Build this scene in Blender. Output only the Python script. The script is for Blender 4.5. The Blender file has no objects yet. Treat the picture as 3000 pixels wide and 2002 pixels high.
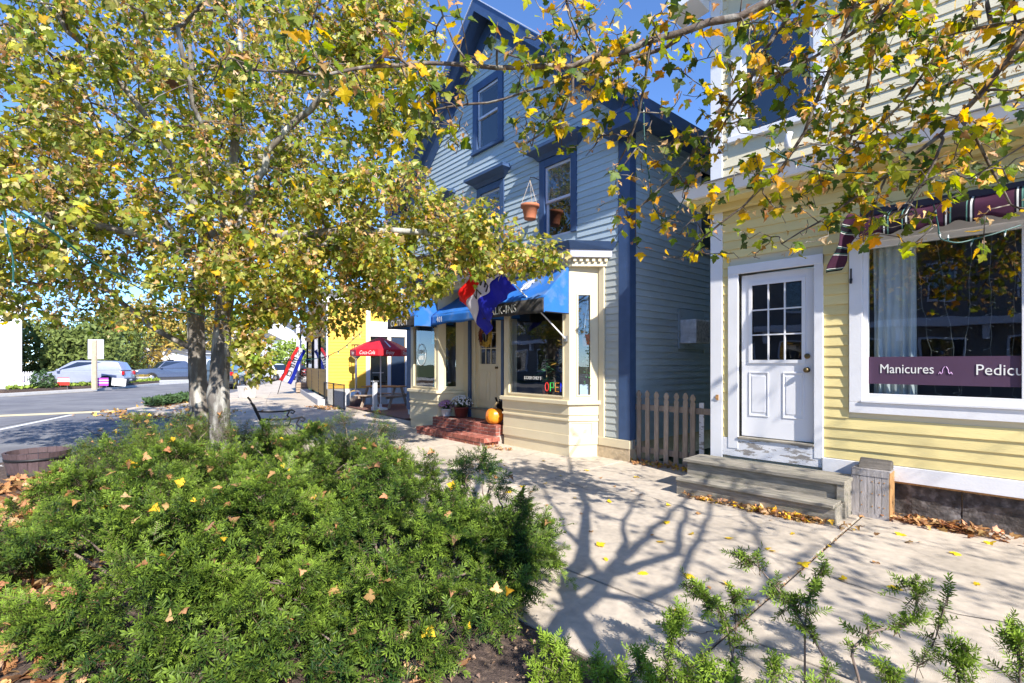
import bpy, bmesh, math, random
import numpy as np
from mathutils import Vector, Matrix

# ------------------------------------------------------------------ scene, camera, light
SC = bpy.context.scene
COL = SC.collection
PI = math.pi
R_ = math.radians
EYE = 1.58
cam_d = bpy.data.cameras.new('camera')
cam = bpy.data.objects.new('camera', cam_d); COL.objects.link(cam)
cam.location = (0, 0, EYE)
cam.rotation_euler = (R_(90), 0, R_(46.295))
cam_d.sensor_width = 36; cam_d.lens = 36*1470/3000
cam_d.shift_y = 63/3000
cam_d.clip_start = 0.05; cam_d.clip_end = 2000
SC.camera = cam

SUN_D = Vector((-.76, .235, -.605)).normalized()       # the way the sunlight travels
W = bpy.data.worlds.new('World'); SC.world = W; W.use_nodes = True
nt = W.node_tree; bg = nt.nodes['Background']
sky = nt.nodes.new('ShaderNodeTexSky'); sky.sky_type = 'NISHITA'; sky.sun_disc = False
sky.sun_elevation = math.asin(-SUN_D.z); sky.sun_rotation = math.atan2(-SUN_D.x, -SUN_D.y)
sky.air_density = 0.85; sky.dust_density = 0.0; sky.ozone_density = 8.0; sky.altitude = 2200
nt.links.new(sky.outputs[0], bg.inputs[0]); bg.inputs[1].default_value = 0.15
sun_d = bpy.data.lights.new('sun', 'SUN'); sun = bpy.data.objects.new('sun', sun_d); COL.objects.link(sun)
sun_d.energy = 3.7; sun_d.angle = R_(0.53); sun_d.color = (1.0, .94, .85)
sun.rotation_euler = SUN_D.to_track_quat('-Z', 'Y').to_euler(); sun.location = (20, -5, 20)
vs = SC.view_settings
vs.view_transform = 'Standard'; vs.look = 'None'; vs.exposure = 1.3; vs.gamma = 1.0
vs.use_curve_mapping = False
SC.render.engine = 'CYCLES'
cy = SC.cycles
cy.max_bounces = 8; cy.diffuse_bounces = 4; cy.glossy_bounces = 3; cy.transmission_bounces = 4
cy.transparent_max_bounces = 12; cy.caustics_reflective = False; cy.caustics_refractive = False
cy.sample_clamp_indirect = 6

# ------------------------------------------------------------------ where a line of sight meets a known distance / plane
_al = math.atan2(1405, 1470)
FW = np.array([-math.cos(_al), math.sin(_al), 0]); RT = np.array([math.sin(_al), math.cos(_al), 0]); UP = np.array([0, 0, 1.])
CAM = np.array([0, 0, EYE])
def _ray(u, v): return FW + RT*(u-1500)/1470 + UP*(1064-v)/1470
def at(u, v, t): return CAM + _ray(u, v)*t
def onz(u, v, z=0.): d = _ray(u, v); return CAM + d*(z-EYE)/d[2]

# ------------------------------------------------------------------ helpers
def tag(o, label=None, cat=None, group=None, kind=None):
    if label: o['label'] = label
    if cat: o['category'] = cat
    if group: o['group'] = group
    if kind: o['kind'] = kind
    return o
def empty(name, loc=(0,0,0), rz=0, label=None, cat=None, group=None):
    o = bpy.data.objects.new(name, None); COL.objects.link(o)
    o.location = loc; o.rotation_euler = (0, 0, rz); o.empty_display_size = .1
    return tag(o, label, cat, group)
def link(name, me, mat, parent=None, loc=None, rot=None):
    o = bpy.data.objects.new(name, me); COL.objects.link(o)
    if mat is not None and not me.materials:
        me.materials.append(mat)
    if parent is not None: o.parent = parent
    if loc is not None: o.location = loc
    if rot is not None: o.rotation_euler = rot
    return o
def copy_tree(o, parent=None):
    c = o.copy(); COL.objects.link(c); c.parent = parent
    for ch in list(o.children): copy_tree(ch, c)
    return c

class MB:
    def __init__(s): s.v = []; s.f = []
    def add(s, vs, fs):
        b = len(s.v); s.v += [tuple(map(float, p)) for p in vs]; s.f += [tuple(b+i for i in f) for f in fs]; return s
    def box(s, x0, x1, y0, y1, z0, z1):
        return s.add([(x0,y0,z0),(x1,y0,z0),(x1,y1,z0),(x0,y1,z0),(x0,y0,z1),(x1,y0,z1),(x1,y1,z1),(x0,y1,z1)],
            [(3,2,1,0),(4,5,6,7),(0,1,5,4),(1,2,6,5),(2,3,7,6),(3,0,4,7)])
    def hexa(s, p):                        # 8 points: bottom 4 ccw, top 4
        return s.add(p, [(3,2,1,0),(4,5,6,7),(0,1,5,4),(1,2,6,5),(2,3,7,6),(3,0,4,7)])
    def bar(s, a, b, w, h, up=(0,0,1)):    # a bar of rectangular section from a to b
        a = Vector(a); b = Vector(b); d = (b-a).normalized(); u = Vector(up)
        x = d.cross(u)
        if x.length < 1e-4: x = d.cross(Vector((1,0,0)))
        x.normalize(); y = x.cross(d).normalized(); x *= w/2; y *= h/2
        return s.hexa([a-x-y, a+x-y, b+x-y, b-x-y, a-x+y, a+x+y, b+x+y, b-x+y])
    def prism(s, poly, z0, z1):
        n = len(poly); a = sum(poly[i][0]*poly[(i+1)%n][1]-poly[(i+1)%n][0]*poly[i][1] for i in range(n))
        if a < 0: poly = poly[::-1]
        vs = [(x,y,z0) for x,y in poly]+[(x,y,z1) for x,y in poly]
        fs = [tuple(range(n-1,-1,-1)), tuple(range(n,2*n))]+[(i,(i+1)%n,n+(i+1)%n,n+i) for i in range(n)]
        return s.add(vs, fs)
    def prism_y(s, poly, y0, y1):          # polygon in x,z pushed along y
        n = len(poly); a = sum(poly[i][0]*poly[(i+1)%n][1]-poly[(i+1)%n][0]*poly[i][1] for i in range(n))
        if a < 0: poly = poly[::-1]
        vs = [(x,y0,z) for x,z in poly]+[(x,y1,z) for x,z in poly]
        fs = [tuple(range(n)), tuple(range(2*n-1,n-1,-1))]+[((i+1)%n,i,n+i,n+(i+1)%n) for i in range(n)]
        return s.add(vs, fs)
    def tube(s, pts, rad, n=6, cap=True):
        pts = [Vector(p) for p in pts]; m = len(pts)
        if not hasattr(rad, '__len__'): rad = [rad]*m
        x = None; b = len(s.v)
        for i, p in enumerate(pts):
            d = (pts[min(i+1,m-1)]-pts[max(i-1,0)])
            if d.length < 1e-9: d = Vector((0,0,1))
            d.normalize()
            if x is None: x = d.orthogonal().normalized()
            else:
                x = x-d*x.dot(d)
                x = x.normalized() if x.length > 1e-6 else d.orthogonal().normalized()
            y = d.cross(x)
            for k in range(n):
                a = 2*PI*k/n; q = p+(x*math.cos(a)+y*math.sin(a))*rad[i]; s.v.append(tuple(q))
        for i in range(m-1):
            for k in range(n):
                k2 = (k+1)%n; s.f.append((b+i*n+k, b+i*n+k2, b+(i+1)*n+k2, b+(i+1)*n+k))
        if cap:
            s.f.append(tuple(b+k for k in range(n-1,-1,-1))); s.f.append(tuple(b+(m-1)*n+k for k in range(n)))
        return s
    def lathe(s, prof, n=20, c=(0,0,0), wob=None):
        b = len(s.v); m = len(prof)
        for r, z in prof:
            for k in range(n):
                a = 2*PI*k/n; rr = r*(wob(a, z) if wob else 1)
                s.v.append((c[0]+rr*math.cos(a), c[1]+rr*math.sin(a), c[2]+z))
        for i in range(m-1):
            for k in range(n):
                k2 = (k+1)%n; s.f.append((b+i*n+k, b+i*n+k2, b+(i+1)*n+k2, b+(i+1)*n+k))
        if prof[0][0] > 1e-4: s.f.append(tuple(b+k for k in range(n-1,-1,-1)))
        if prof[-1][0] > 1e-4: s.f.append(tuple(b+(m-1)*n+k for k in range(n)))
        return s
    def mesh(s, name, smooth=False):
        me = bpy.data.meshes.new(name); me.from_pydata(s.v, [], s.f); me.update()
        if smooth: me.polygons.foreach_set('use_smooth', [True]*len(me.polygons))
        return me
    def build(s, name, mat, parent=None, smooth=False, bevel=0, loc=None, rot=None):
        o = link(name, s.mesh(name, smooth), mat, parent, loc, rot)
        if bevel:
            b = o.modifiers.new('bevel', 'BEVEL'); b.width = bevel; b.segments = 2; b.limit_method = 'ANGLE'
        return o
def bx(name, mat, parent, x0, x1, y0, y1, z0, z1, bevel=0):
    return MB().box(x0,x1,y0,y1,z0,z1).build(name, mat, parent, bevel=bevel)

def text(name, s, mat, parent, loc, size, rx=90, rz=0, depth=.002, align='LEFT', sx=1., ry=0, shear=0., sp=1.):
    cu = bpy.data.curves.new(name, 'FONT'); cu.body = s; cu.size = size; cu.extrude = depth; cu.align_x = align
    cu.shear = shear; cu.space_character = sp; cu.resolution_u = 3
    t = bpy.data.objects.new(name+'_tmp', cu); COL.objects.link(t)
    dg = bpy.context.evaluated_depsgraph_get(); me = bpy.data.meshes.new_from_object(t.evaluated_get(dg))
    bpy.data.objects.remove(t); bpy.data.curves.remove(cu); me.materials.clear()
    o = link(name, me, mat, parent); o.location = loc; o.rotation_euler = (R_(rx), R_(ry), R_(rz)); o.scale = (sx,1,1)
    return o

# ------------------------------------------------------------------ materials
MATS = {}
def node(nt, t, **k):
    n = nt.nodes.new(t)
    for a, b in k.items(): setattr(n, a, b)
    return n
def mat(name, col, rough=.6, var=.12, scale=6., bump=0., bscale=60., stretch=(1,1,1), rnd=0., metal=0., spec=.4,
        chip=None, col2=None, c2scale=3., c2lo=.45, c2hi=.6, hue=0., coat=0.):
    """procedural paint / stone / wood: base colour with soft noise, optional second colour in patches, chipped paint, fine relief"""
    m = bpy.data.materials.new(name); m.use_nodes = True; nt = m.node_tree; L = nt.links.new
    p = nt.nodes['Principled BSDF']
    tc = node(nt, 'ShaderNodeTexCoord'); mp = node(nt, 'ShaderNodeMapping'); mp.inputs['Scale'].default_value = stretch
    L(tc.outputs['Object'], mp.inputs[0])
    n1 = node(nt, 'ShaderNodeTexNoise'); n1.inputs['Scale'].default_value = scale; n1.inputs['Detail'].default_value = 6
    L(mp.outputs[0], n1.inputs['Vector'])
    rgb = node(nt, 'ShaderNodeRGB'); rgb.outputs[0].default_value = (*col, 1)
    cur = rgb.outputs[0]
    if col2 is not None:
        n3 = node(nt, 'ShaderNodeTexNoise'); n3.inputs['Scale'].default_value = c2scale; n3.inputs['Detail'].default_value = 5
        L(mp.outputs[0], n3.inputs['Vector'])
        mr3 = node(nt, 'ShaderNodeMapRange'); mr3.inputs[1].default_value = c2lo; mr3.inputs[2].default_value = c2hi
        L(n3.outputs['Fac'], mr3.inputs[0])
        mx = node(nt, 'ShaderNodeMix', data_type='RGBA'); L(mr3.outputs[0], mx.inputs[0]); L(cur, mx.inputs[6]); mx.inputs[7].default_value = (*col2, 1)
        cur = mx.outputs[2]
    mr = node(nt, 'ShaderNodeMapRange'); mr.inputs[1].default_value = .25; mr.inputs[2].default_value = .75
    mr.inputs[3].default_value = 1-var; mr.inputs[4].default_value = 1+var
    L(n1.outputs['Fac'], mr.inputs[0])
    val = mr.outputs[0]
    if rnd:
        oi = node(nt, 'ShaderNodeObjectInfo'); mr2 = node(nt, 'ShaderNodeMapRange'); mr2.inputs[3].default_value = 1-rnd; mr2.inputs[4].default_value = 1+rnd
        L(oi.outputs['Random'], mr2.inputs[0]); mm = node(nt, 'ShaderNodeMath', operation='MULTIPLY'); L(val, mm.inputs[0]); L(mr2.outputs[0], mm.inputs[1]); val = mm.outputs[0]
    hs = node(nt, 'ShaderNodeHueSaturation'); L(cur, hs.inputs['Color']); L(val, hs.inputs['Value'])
    cur = hs.outputs[0]
    h = n1.outputs['Fac']
    if bump:
        n2 = node(nt, 'ShaderNodeTexNoise'); n2.inputs['Scale'].default_value = bscale; n2.inputs['Detail'].default_value = 4
        L(mp.outputs[0], n2.inputs['Vector']); h = n2.outputs['Fac']
    if chip:
        ccol, amt, csc = chip
        n4 = node(nt, 'ShaderNodeTexNoise'); n4.inputs['Scale'].default_value = csc; n4.inputs['Detail'].default_value = 8; n4.inputs['Roughness'].default_value = .7
        mp2 = node(nt, 'ShaderNodeMapping'); mp2.inputs['Scale'].default_value = (.35, .35, 1.6); L(tc.outputs['Object'], mp2.inputs[0]); L(mp2.outputs[0], n4.inputs['Vector'])
        g = node(nt, 'ShaderNodeMath', operation='GREATER_THAN'); g.inputs[1].default_value = amt; L(n4.outputs['Fac'], g.inputs[0])
        mx2 = node(nt, 'ShaderNodeMix', data_type='RGBA'); L(g.outputs[0], mx2.inputs[0]); L(cur, mx2.inputs[6]); mx2.inputs[7].default_value = (*ccol, 1)
        cur = mx2.outputs[2]
    L(cur, p.inputs['Base Color'])
    p.inputs['Roughness'].default_value = rough; p.inputs['Metallic'].default_value = metal; p.inputs['Specular IOR Level'].default_value = spec
    if coat: p.inputs['Coat Weight'].default_value = coat; p.inputs['Coat Roughness'].default_value = .05
    if bump:
        b = node(nt, 'ShaderNodeBump'); b.inputs['Strength'].default_value = bump; b.inputs['Distance'].default_value = .01
        L(h, b.inputs['Height']); L(b.outputs[0], p.inputs['Normal'])
    MATS[name] = m
    return m
def leaf_mat(name, attr=True, trans=.48, rough=.5, tint=False, spec=.3):
    m = bpy.data.materials.new(name); m.use_nodes = True; nt = m.node_tree; L = nt.links.new
    p = nt.nodes['Principled BSDF']; out = nt.nodes['Material Output']
    if attr: a = node(nt, 'ShaderNodeAttribute', attribute_name='Col'); c = a.outputs['Color']
    else:
        a = node(nt, 'ShaderNodeObjectInfo'); at_ = node(nt, 'ShaderNodeAttribute', attribute_name='Col')
        mu_ = node(nt, 'ShaderNodeMix', data_type='RGBA', blend_type='MULTIPLY'); mu_.inputs[0].default_value = 1.0 if tint else 0.0
        L(a.outputs['Color'], mu_.inputs[6]); L(at_.outputs['Color'], mu_.inputs[7]); c = mu_.outputs[2]
    L(c, p.inputs['Base Color']); p.inputs['Roughness'].default_value = rough; p.inputs['Specular IOR Level'].default_value = spec
    t = node(nt, 'ShaderNodeBsdfTranslucent')
    hs = node(nt, 'ShaderNodeHueSaturation'); hs.inputs['Saturation'].default_value = 1.1; hs.inputs['Value'].default_value = 1.5
    L(c, hs.inputs['Color']); L(hs.outputs[0], t.inputs[0])
    mx = node(nt, 'ShaderNodeMixShader'); mx.inputs[0].default_value = trans
    L(p.outputs[0], mx.inputs[1]); L(t.outputs[0], mx.inputs[2]); L(mx.outputs[0], out.inputs[0])
    MATS[name] = m; return m
def glass_mat(name, tint=(.85,.9,.92), f0=.17, rough=0.):
    m = bpy.data.materials.new(name); m.use_nodes = True; nt = m.node_tree; L = nt.links.new
    nt.nodes.remove(nt.nodes['Principled BSDF']); out = nt.nodes['Material Output']
    t = node(nt, 'ShaderNodeBsdfTransparent'); t.inputs[0].default_value = (*tint, 1)
    g = node(nt, 'ShaderNodeBsdfGlossy'); g.inputs['Roughness'].default_value = rough
    lw = node(nt, 'ShaderNodeLayerWeight'); lw.inputs['Blend'].default_value = .5
    pw = node(nt, 'ShaderNodeMath', operation='POWER'); pw.inputs[1].default_value = 4.0; L(lw.outputs['Facing'], pw.inputs[0])
    fr = node(nt, 'ShaderNodeMapRange'); fr.inputs[3].default_value = f0; fr.inputs[4].default_value = .9; L(pw.outputs[0], fr.inputs[0])
    tc = node(nt, 'ShaderNodeTexCoord'); nz = node(nt, 'ShaderNodeTexNoise'); nz.inputs['Scale'].default_value = 1.3
    L(tc.outputs['Object'], nz.inputs['Vector'])
    b = node(nt, 'ShaderNodeBump'); b.inputs['Strength'].default_value = .02; b.inputs['Distance'].default_value = .1
    L(nz.outputs['Fac'], b.inputs['Height']); L(b.outputs[0], g.inputs['Normal'])
    mx = node(nt, 'ShaderNodeMixShader'); L(fr.outputs[0], mx.inputs[0]); L(t.outputs[0], mx.inputs[1]); L(g.outputs[0], mx.inputs[2])
    L(mx.outputs[0], out.inputs[0]); MATS[name] = m; return m
def emit_mat(name, col, s):
    m = bpy.data.materials.new(name); m.use_nodes = True; p = m.node_tree.nodes['Principled BSDF']
    p.inputs['Base Color'].default_value = (*col,1); p.inputs['Emission Color'].default_value = (*col,1); p.inputs['Emission Strength'].default_value = s
    MATS[name] = m; return m

ASPH = mat('asphalt', (.165,.165,.18), .9, .10, 2.0, .5, 260, col2=(.22,.22,.225), c2scale=.5, c2lo=.4, c2hi=.65)
CONC = mat('concrete', (.55,.475,.385), .9, .17, 14., .5, 220, rnd=.05, col2=(.37,.32,.26), c2scale=1.3, c2lo=.47, c2hi=.75, chip=((.27,.235,.20), .70, 42.))
CONC2 = mat('pale_concrete', (.55,.54,.52), .85, .12, 5., .3, 150)
MULCH = mat('mulch', (.085,.06,.05), .95, .5, 60., 1.0, 130, col2=(.17,.12,.09), c2scale=25, c2lo=.5, c2hi=.62)
GRASS = mat('lawn', (.10,.13,.04), .9, .35, 40., .8, 120)
YEL = mat('yellow_paint', (.78,.645,.29), .55, .07, 3., .3, 55, (.3,1,3), rnd=.055, chip=((.36,.32,.26), .70, 16.))
CREAM = mat('cream_paint', (.70,.635,.45), .55, .05, 3., .25, 55, (.3,1,3), rnd=.04, chip=((.40,.37,.32), .70, 16.))
WHITE = mat('white_paint', (.80,.80,.815), .5, .04, 4., .15, 60, chip=((.42,.38,.34), .745, 14.))
WHITEX = mat('scuffed_white_paint', (.78,.78,.80), .6, .06, 4., .3, 60, chip=((.33,.30,.27), .55, 10.))
WDOOR = mat('door_white', (.82,.82,.84), .35, .03, 3.)
BLUEC = mat('pale_blue_paint', (.43,.525,.59), .6, .08, 3., .3, 50, (.3,1,3), rnd=.07, chip=((.22,.22,.22), .665, 11.))
BLUEF = mat('grey_green_paint', (.44,.475,.46), .6, .05, 3., .3, 50, (.3,1,3), rnd=.04)
BLUED = mat('dark_blue_paint', (.047,.090,.195), .5, .15, 5., .25, 50, chip=((.30,.32,.38), .74, 13.))
LAV = mat('pale_lavender_paint', (.62,.63,.74), .5, .06, 4.)
BEIGE = mat('beige_paint', (.72,.625,.43), .5, .05, 3., .15, 60, chip=((.42,.33,.22), .77, 10.))
STONE = mat('dark_granite', (.075,.062,.055), .85, .6, 16., 1.0, 34, col2=(.17,.15,.14), c2scale=14, c2lo=.5, c2hi=.66)
STUCCO = mat('beige_stucco', (.55,.44,.29), .9, .25, 14., .9, 45)
WOODG = mat('weathered_wood', (.30,.27,.22), .85, .38, 5., .7, 22, (1.2,9,9), rnd=.12, col2=(.17,.17,.12), c2scale=2.2, c2lo=.5, c2hi=.75)
WOODP = mat('picket_wood', (.40,.31,.235), .85, .35, 6., .6, 24, (9,9,1.0), rnd=.18, col2=(.22,.19,.17), c2scale=3, c2lo=.5, c2hi=.75)
WOODC = mat('crate_wood', (.40,.37,.36), .85, .35, 6., .6, 24, (9,9,1.0), rnd=.10, col2=(.24,.22,.2), c2scale=3, c2lo=.5, c2hi=.75)
WOODO = mat('orange_wood', (.42,.23,.09), .8, .35, 8., .5, 30, (7,7,2))
BRICK = mat('red_brick', (.33,.105,.075), .85, .3, 20., .7, 90, rnd=.32, col2=(.45,.25,.20), c2scale=9, c2lo=.56, c2hi=.72)
MORTAR = mat('mortar', (.42,.36,.31), .95, .2, 30., .6, 120)
AWNB = mat('awning_blue', (.02,.15,.52), .75, .10, 4., .15, 300, col2=(.14,.22,.40), c2scale=3.5, c2lo=.50, c2hi=.72)
AWNK = mat('awning_black', (.035,.035,.04), .8, .3, 6., .1, 300, col2=(.14,.13,.125), c2scale=5, c2lo=.5, c2hi=.75)
INK = mat('white_lettering', (.80,.79,.76), .6, .03)
DARK = mat('dark_interior', (.035,.03,.03), .9, .3, 2.)
ROOM = mat('shop_interior', (.16,.14,.12), .9, .3, 1.5)
IRON = mat('black_iron', (.025,.025,.028), .5, .2, 12., metal=.3)
CHROME = mat('chrome', (.55,.55,.55), .3, .05, metal=.9)
BRASS = mat('dark_brass', (.16,.12,.06), .35, .1, metal=.8)
PLUM = mat('plum_vinyl', (.085,.045,.085), .5, .05)
PINK = mat('pink_ink', (.62,.38,.66), .5, .03)
CURT = mat('curtain_cloth', (.62,.68,.70), .8, .08, 8.)
GLASS = glass_mat('window_glass')
GLASSD = glass_mat('dim_glass', (.35,.4,.45), .14)
TERRA = mat('terracotta', (.52,.18,.09), .7, .08)
PUMP = mat('pumpkin_skin', (.85,.25,.01), .35, .10, 5., col2=(.75,.30,.02), c2scale=4, spec=.5)
STEM = mat('dry_stem', (.55,.42,.22), .8, .2, 20.)
BARK = mat('bark', (.20,.175,.15), .9, .35, 9., 1.0, 26, (1,1,.35), col2=(.42,.41,.37), c2scale=4.5, c2lo=.50, c2hi=.60)
BARKL = mat('lichen_bark', (.15,.135,.12), .9, .4, 14., 1.0, 30, (1,1,.35), col2=(.37,.36,.33), c2scale=8.0, c2lo=.50, c2hi=.60)
TWIG = mat('twig_bark', (.115,.088,.07), .9, .4, 20., .6, 60, col2=(.26,.24,.21), c2scale=12, c2lo=.5, c2hi=.62)
LEAF = leaf_mat('leaf'); LEAFO = leaf_mat('single_leaf', False, tint=True)
LITTER = leaf_mat('dry_leaf', True, .15, .7); LITTERO = leaf_mat('single_dry_leaf', False, .15, .7, tint=True)
NEEDLE = leaf_mat('yew_needle', True, .10, .45, False, .14)
WIRE = mat('green_wire', (.02,.10,.09), .5, .1)
BULB = mat('pale_bulb', (.7,.75,.72), .2, .05)
# ------------------------------------------------------------------ ground, road, pavements
rng = random.Random(3)
g = MB().box(-400, 300, -300, 400, -.6, -.155).build('ground', GRASS); tag(g, kind='structure')
rd = MB().prism([(-400,90),(-62,24),(-47.6,7.2),(-40.5,3.3),(-36.3,-1.2),(-33,-14),(-30,-120),(60,-120),(60,3.4),(-12,3.4),(-24,5.2),(-34,9.6),(-60,21.5),(-400,120)], -.5, -.13).build('road', ASPH); tag(rd, kind='structure')
# painted markings
def strip(name, m, a, b, w, z=-.126):
    a = Vector((a[0],a[1],z)); b = Vector((b[0],b[1],z)); d = (b-a).normalized(); n = Vector((-d.y,d.x,0))*w/2
    return MB().add([a-n,b-n,b+n,a+n], [(0,1,2,3)]).build(name, m)
LINEW = mat('road_line_white', (.72,.72,.70), .8, .08, 30.)
LINEY = mat('road_line_cream', (.74,.62,.36), .8, .10, 30.)
tag(strip('road_marking', LINEW, (-17.0,-1.2), (-22.0,.95), .16), kind='structure')
tag(strip('road_marking', LINEY, (-24.2,-6), (-22.6,2.1), .75), kind='structure')
tag(strip('road_marking', LINEY, (-36.0,-.9), (-40.1,3.4), .12), kind='structure')
TAR = mat('tar_seam', (.05,.05,.055), .8, .2)
for a_,b_,w_ in (((-14,-3),(-24,1.6),.05),((-12.5,1.2),(-17.6,1.0),.04),((-26,-4),(-33,4.5),.06),((-17.6,1.0),(-18.0,3.2),.04)): tag(strip('road_seam', TAR, a_, b_, w_, -.127), kind='structure')
# kerbed planting bed under the yews, with the mulch on it
bedpoly = [(-11.5,3.2),(-11.6,.6),(-10.9,-.35),(8,-.45),(8,2.14),(-10.4,2.14),(-11.0,3.2)]
k = MB().prism([(-11.62,3.18),(-11.75,.55),(-11.0,-.5),(12,-.6),(12,-.45),(8,-.45),(-10.9,-.35),(-11.6,.6),(-11.5,3.18)], -.4, 0.0).build('kerb', CONC2, bevel=.015); tag(k, kind='structure')
# mulch mound
NX, NY = 120, 30
vs_, fs_ = [], []
for i in range(NX+1):
    for j in range(NY+1):
        x = -11.5+ (19.5)*i/NX; y = -.45+(2.62)*j/NY
        z = -.02 + .05*math.sin(PI*j/NY) + .018*rng.random() + .02*math.sin(3.1*x)*math.sin(2.3*y)
        vs_.append((x,y,z))
for i in range(NX):
    for j in range(NY):
        a = i*(NY+1)+j; fs_.append((a,a+NY+1,a+NY+2,a+1))
mu = MB().add(vs_, fs_).build('planting_bed', MULCH, smooth=True); tag(mu, kind='structure')
# concrete pavement, slab by slab
sw = MB().prism([(12,2.15),(12,7.4),(-4,7.4),(-12.2,7.6),(-19,8.6),(-31,12.2),(-60,24),(-60,21.6),(-34,9.7),(-24,5.3),(-18,3.45),(-11.6,3.25),(-11.2,2.15)], -.3, -.018).build('sidewalk', mat('joint_dirt',(.10,.08,.06),.95,.3,40.)); tag(sw, kind='structure')
def slab(x0, x1, y0, y1, z=0., m=CONC):
    e = .010; t = rng.uniform(-.0015,.0015)
    return MB().hexa([(x0+e,y0+e,-.1),(x1-e,y0+e,-.1),(x1-e,y1-e,-.1),(x0+e,y1-e,-.1),(x0+e,y0+e,z+t),(x1-e,y0+e,z+t),(x1-e,y1-e,z),(x0+e,y1-e,z)]).build('slab', m, sw, bevel=.006)
xs = [12, 9, 6, 2.3, -1.25, -4.6, -7.9, -11.2]
for i in range(len(xs)-1):
    slab(xs[i+1], xs[i], 2.16, 2.96); slab(xs[i+1], xs[i], 2.96, 7.35)
def quadslab(p):
    c = np.mean(np.array(p), 0); q = [c+(np.array(a)-c)*.996 for a in p]
    return MB().hexa([(*a,-.1) for a in q]+[(*a,0) for a in q]).build('slab', CONC, sw)
inner = [(-11.2,2.96+.3),(-14.6,3.4),(-18,3.5),(-21,4.2),(-24,5.35),(-29,7.4),(-34,9.75),(-45,14.9),(-60,21.7)]
outer = [(-11.2,7.35),(-14.6,7.75),(-18,8.2),(-21,9.1),(-24,10.0),(-29,11.5),(-34,13.3),(-45,17.7),(-60,23.9)]
for i in range(len(inner)-1):
    a, b, c, d = inner[i], outer[i], outer[i+1], inner[i+1]
    m1 = (a[0],(a[1]+b[1])/2); m2 = (d[0],(c[1]+d[1])/2)
    quadslab([a,m1,m2,d]); quadslab([m1,b,c,m2])
bx('slab', CONC, sw, -11.2, -10.4, 2.16, 2.95, -.1, 0.)
CRK = mat('crack_dirt', (.07,.058,.05), .95, .3, 60.)
def crack(pts, seed):
    r9 = random.Random(seed); L_ = []; R9 = []
    P = [Vector((p[0],p[1],0)) for p in pts]; Q = []
    for a, b in zip(P, P[1:]):
        for k in range(9): Q.append(a+(b-a)*k/9+Vector((r9.uniform(-.018,.018),r9.uniform(-.018,.018),0)))
    Q.append(P[-1]); V = []; F = []
    for i, q in enumerate(Q):
        w = r9.uniform(.0015,.0045); d = (Q[min(i+1,len(Q)-1)]-Q[max(i-1,0)]).normalized(); n = Vector((-d.y,d.x,0))*w; V += [(q.x-n.x,q.y-n.y,.0045),(q.x+n.x,q.y+n.y,.0045)]
    for i in range(len(Q)-1): F.append((2*i,2*i+2,2*i+3,2*i+1))
    MB().add(V,F).build('crack', CRK, sw)
crack([(-1.25,2.98),(-1.42,2.75),(-1.33,2.5),(-1.5,2.17)], 1); crack([(-4.6,5.2),(-3.9,5.0),(-3.2,5.25),(-2.4,5.1)], 2); crack([(-1.25,4.3),(-.6,4.15),(.2,4.35)], 3); crack([(-6.2,7.2),(-6.0,6.0),(-6.5,4.9),(-6.3,3.0)], 4)
# kerbed bump-out further along, with ground cover
bp = [(-18.6,3.55),(-20.4,2.2),(-22,2.4),(-25.5,4.2),(-27,5.6),(-24,5.25),(-21,4.1)]
tag(MB().prism(bp, -.4, .0).build('kerb', CONC, bevel=.02), kind='structure')
tag(MB().prism([(-21.6,3.1),(-22.6,2.95),(-25.2,4.3),(-26.3,5.2),(-23.8,4.8)], -.1, .035).build('planting_bed', MULCH), kind='structure')
# brick paved patio between the two shops
pat = MB().prism([(-12.4,7.62),(-17.7,8.35),(-15.6,15),(-11,15)], -.2, .004).build('patio', mat('patio_brick', (.16,.085,.075), .85, .3, 12., .5, 60), None); tag(pat, kind='structure')
# far bank beyond the road
far = [(-33,-14),(-36.3,-1.2),(-40.5,3.3),(-47.6,7.2),(-62,24)]
def shift(k): return [(x-k, y+.15*k) for x, y in far]
def bandpoly(a, b, n=5): return shift(a)[:n]+shift(b)[:n][::-1]
tag(MB().prism(bandpoly(0, .95), -.4, .0).build('pavement', CONC2), kind='structure')
tag(MB().prism(bandpoly(.95, 2.7, 4), -.3, .16).build('planting_bed', MULCH), kind='structure')
tag(MB().prism(shift(2.7)+[(-110,40),(-110,-14)], -.3, .03).build('car_park', CONC2), kind='structure')
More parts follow.
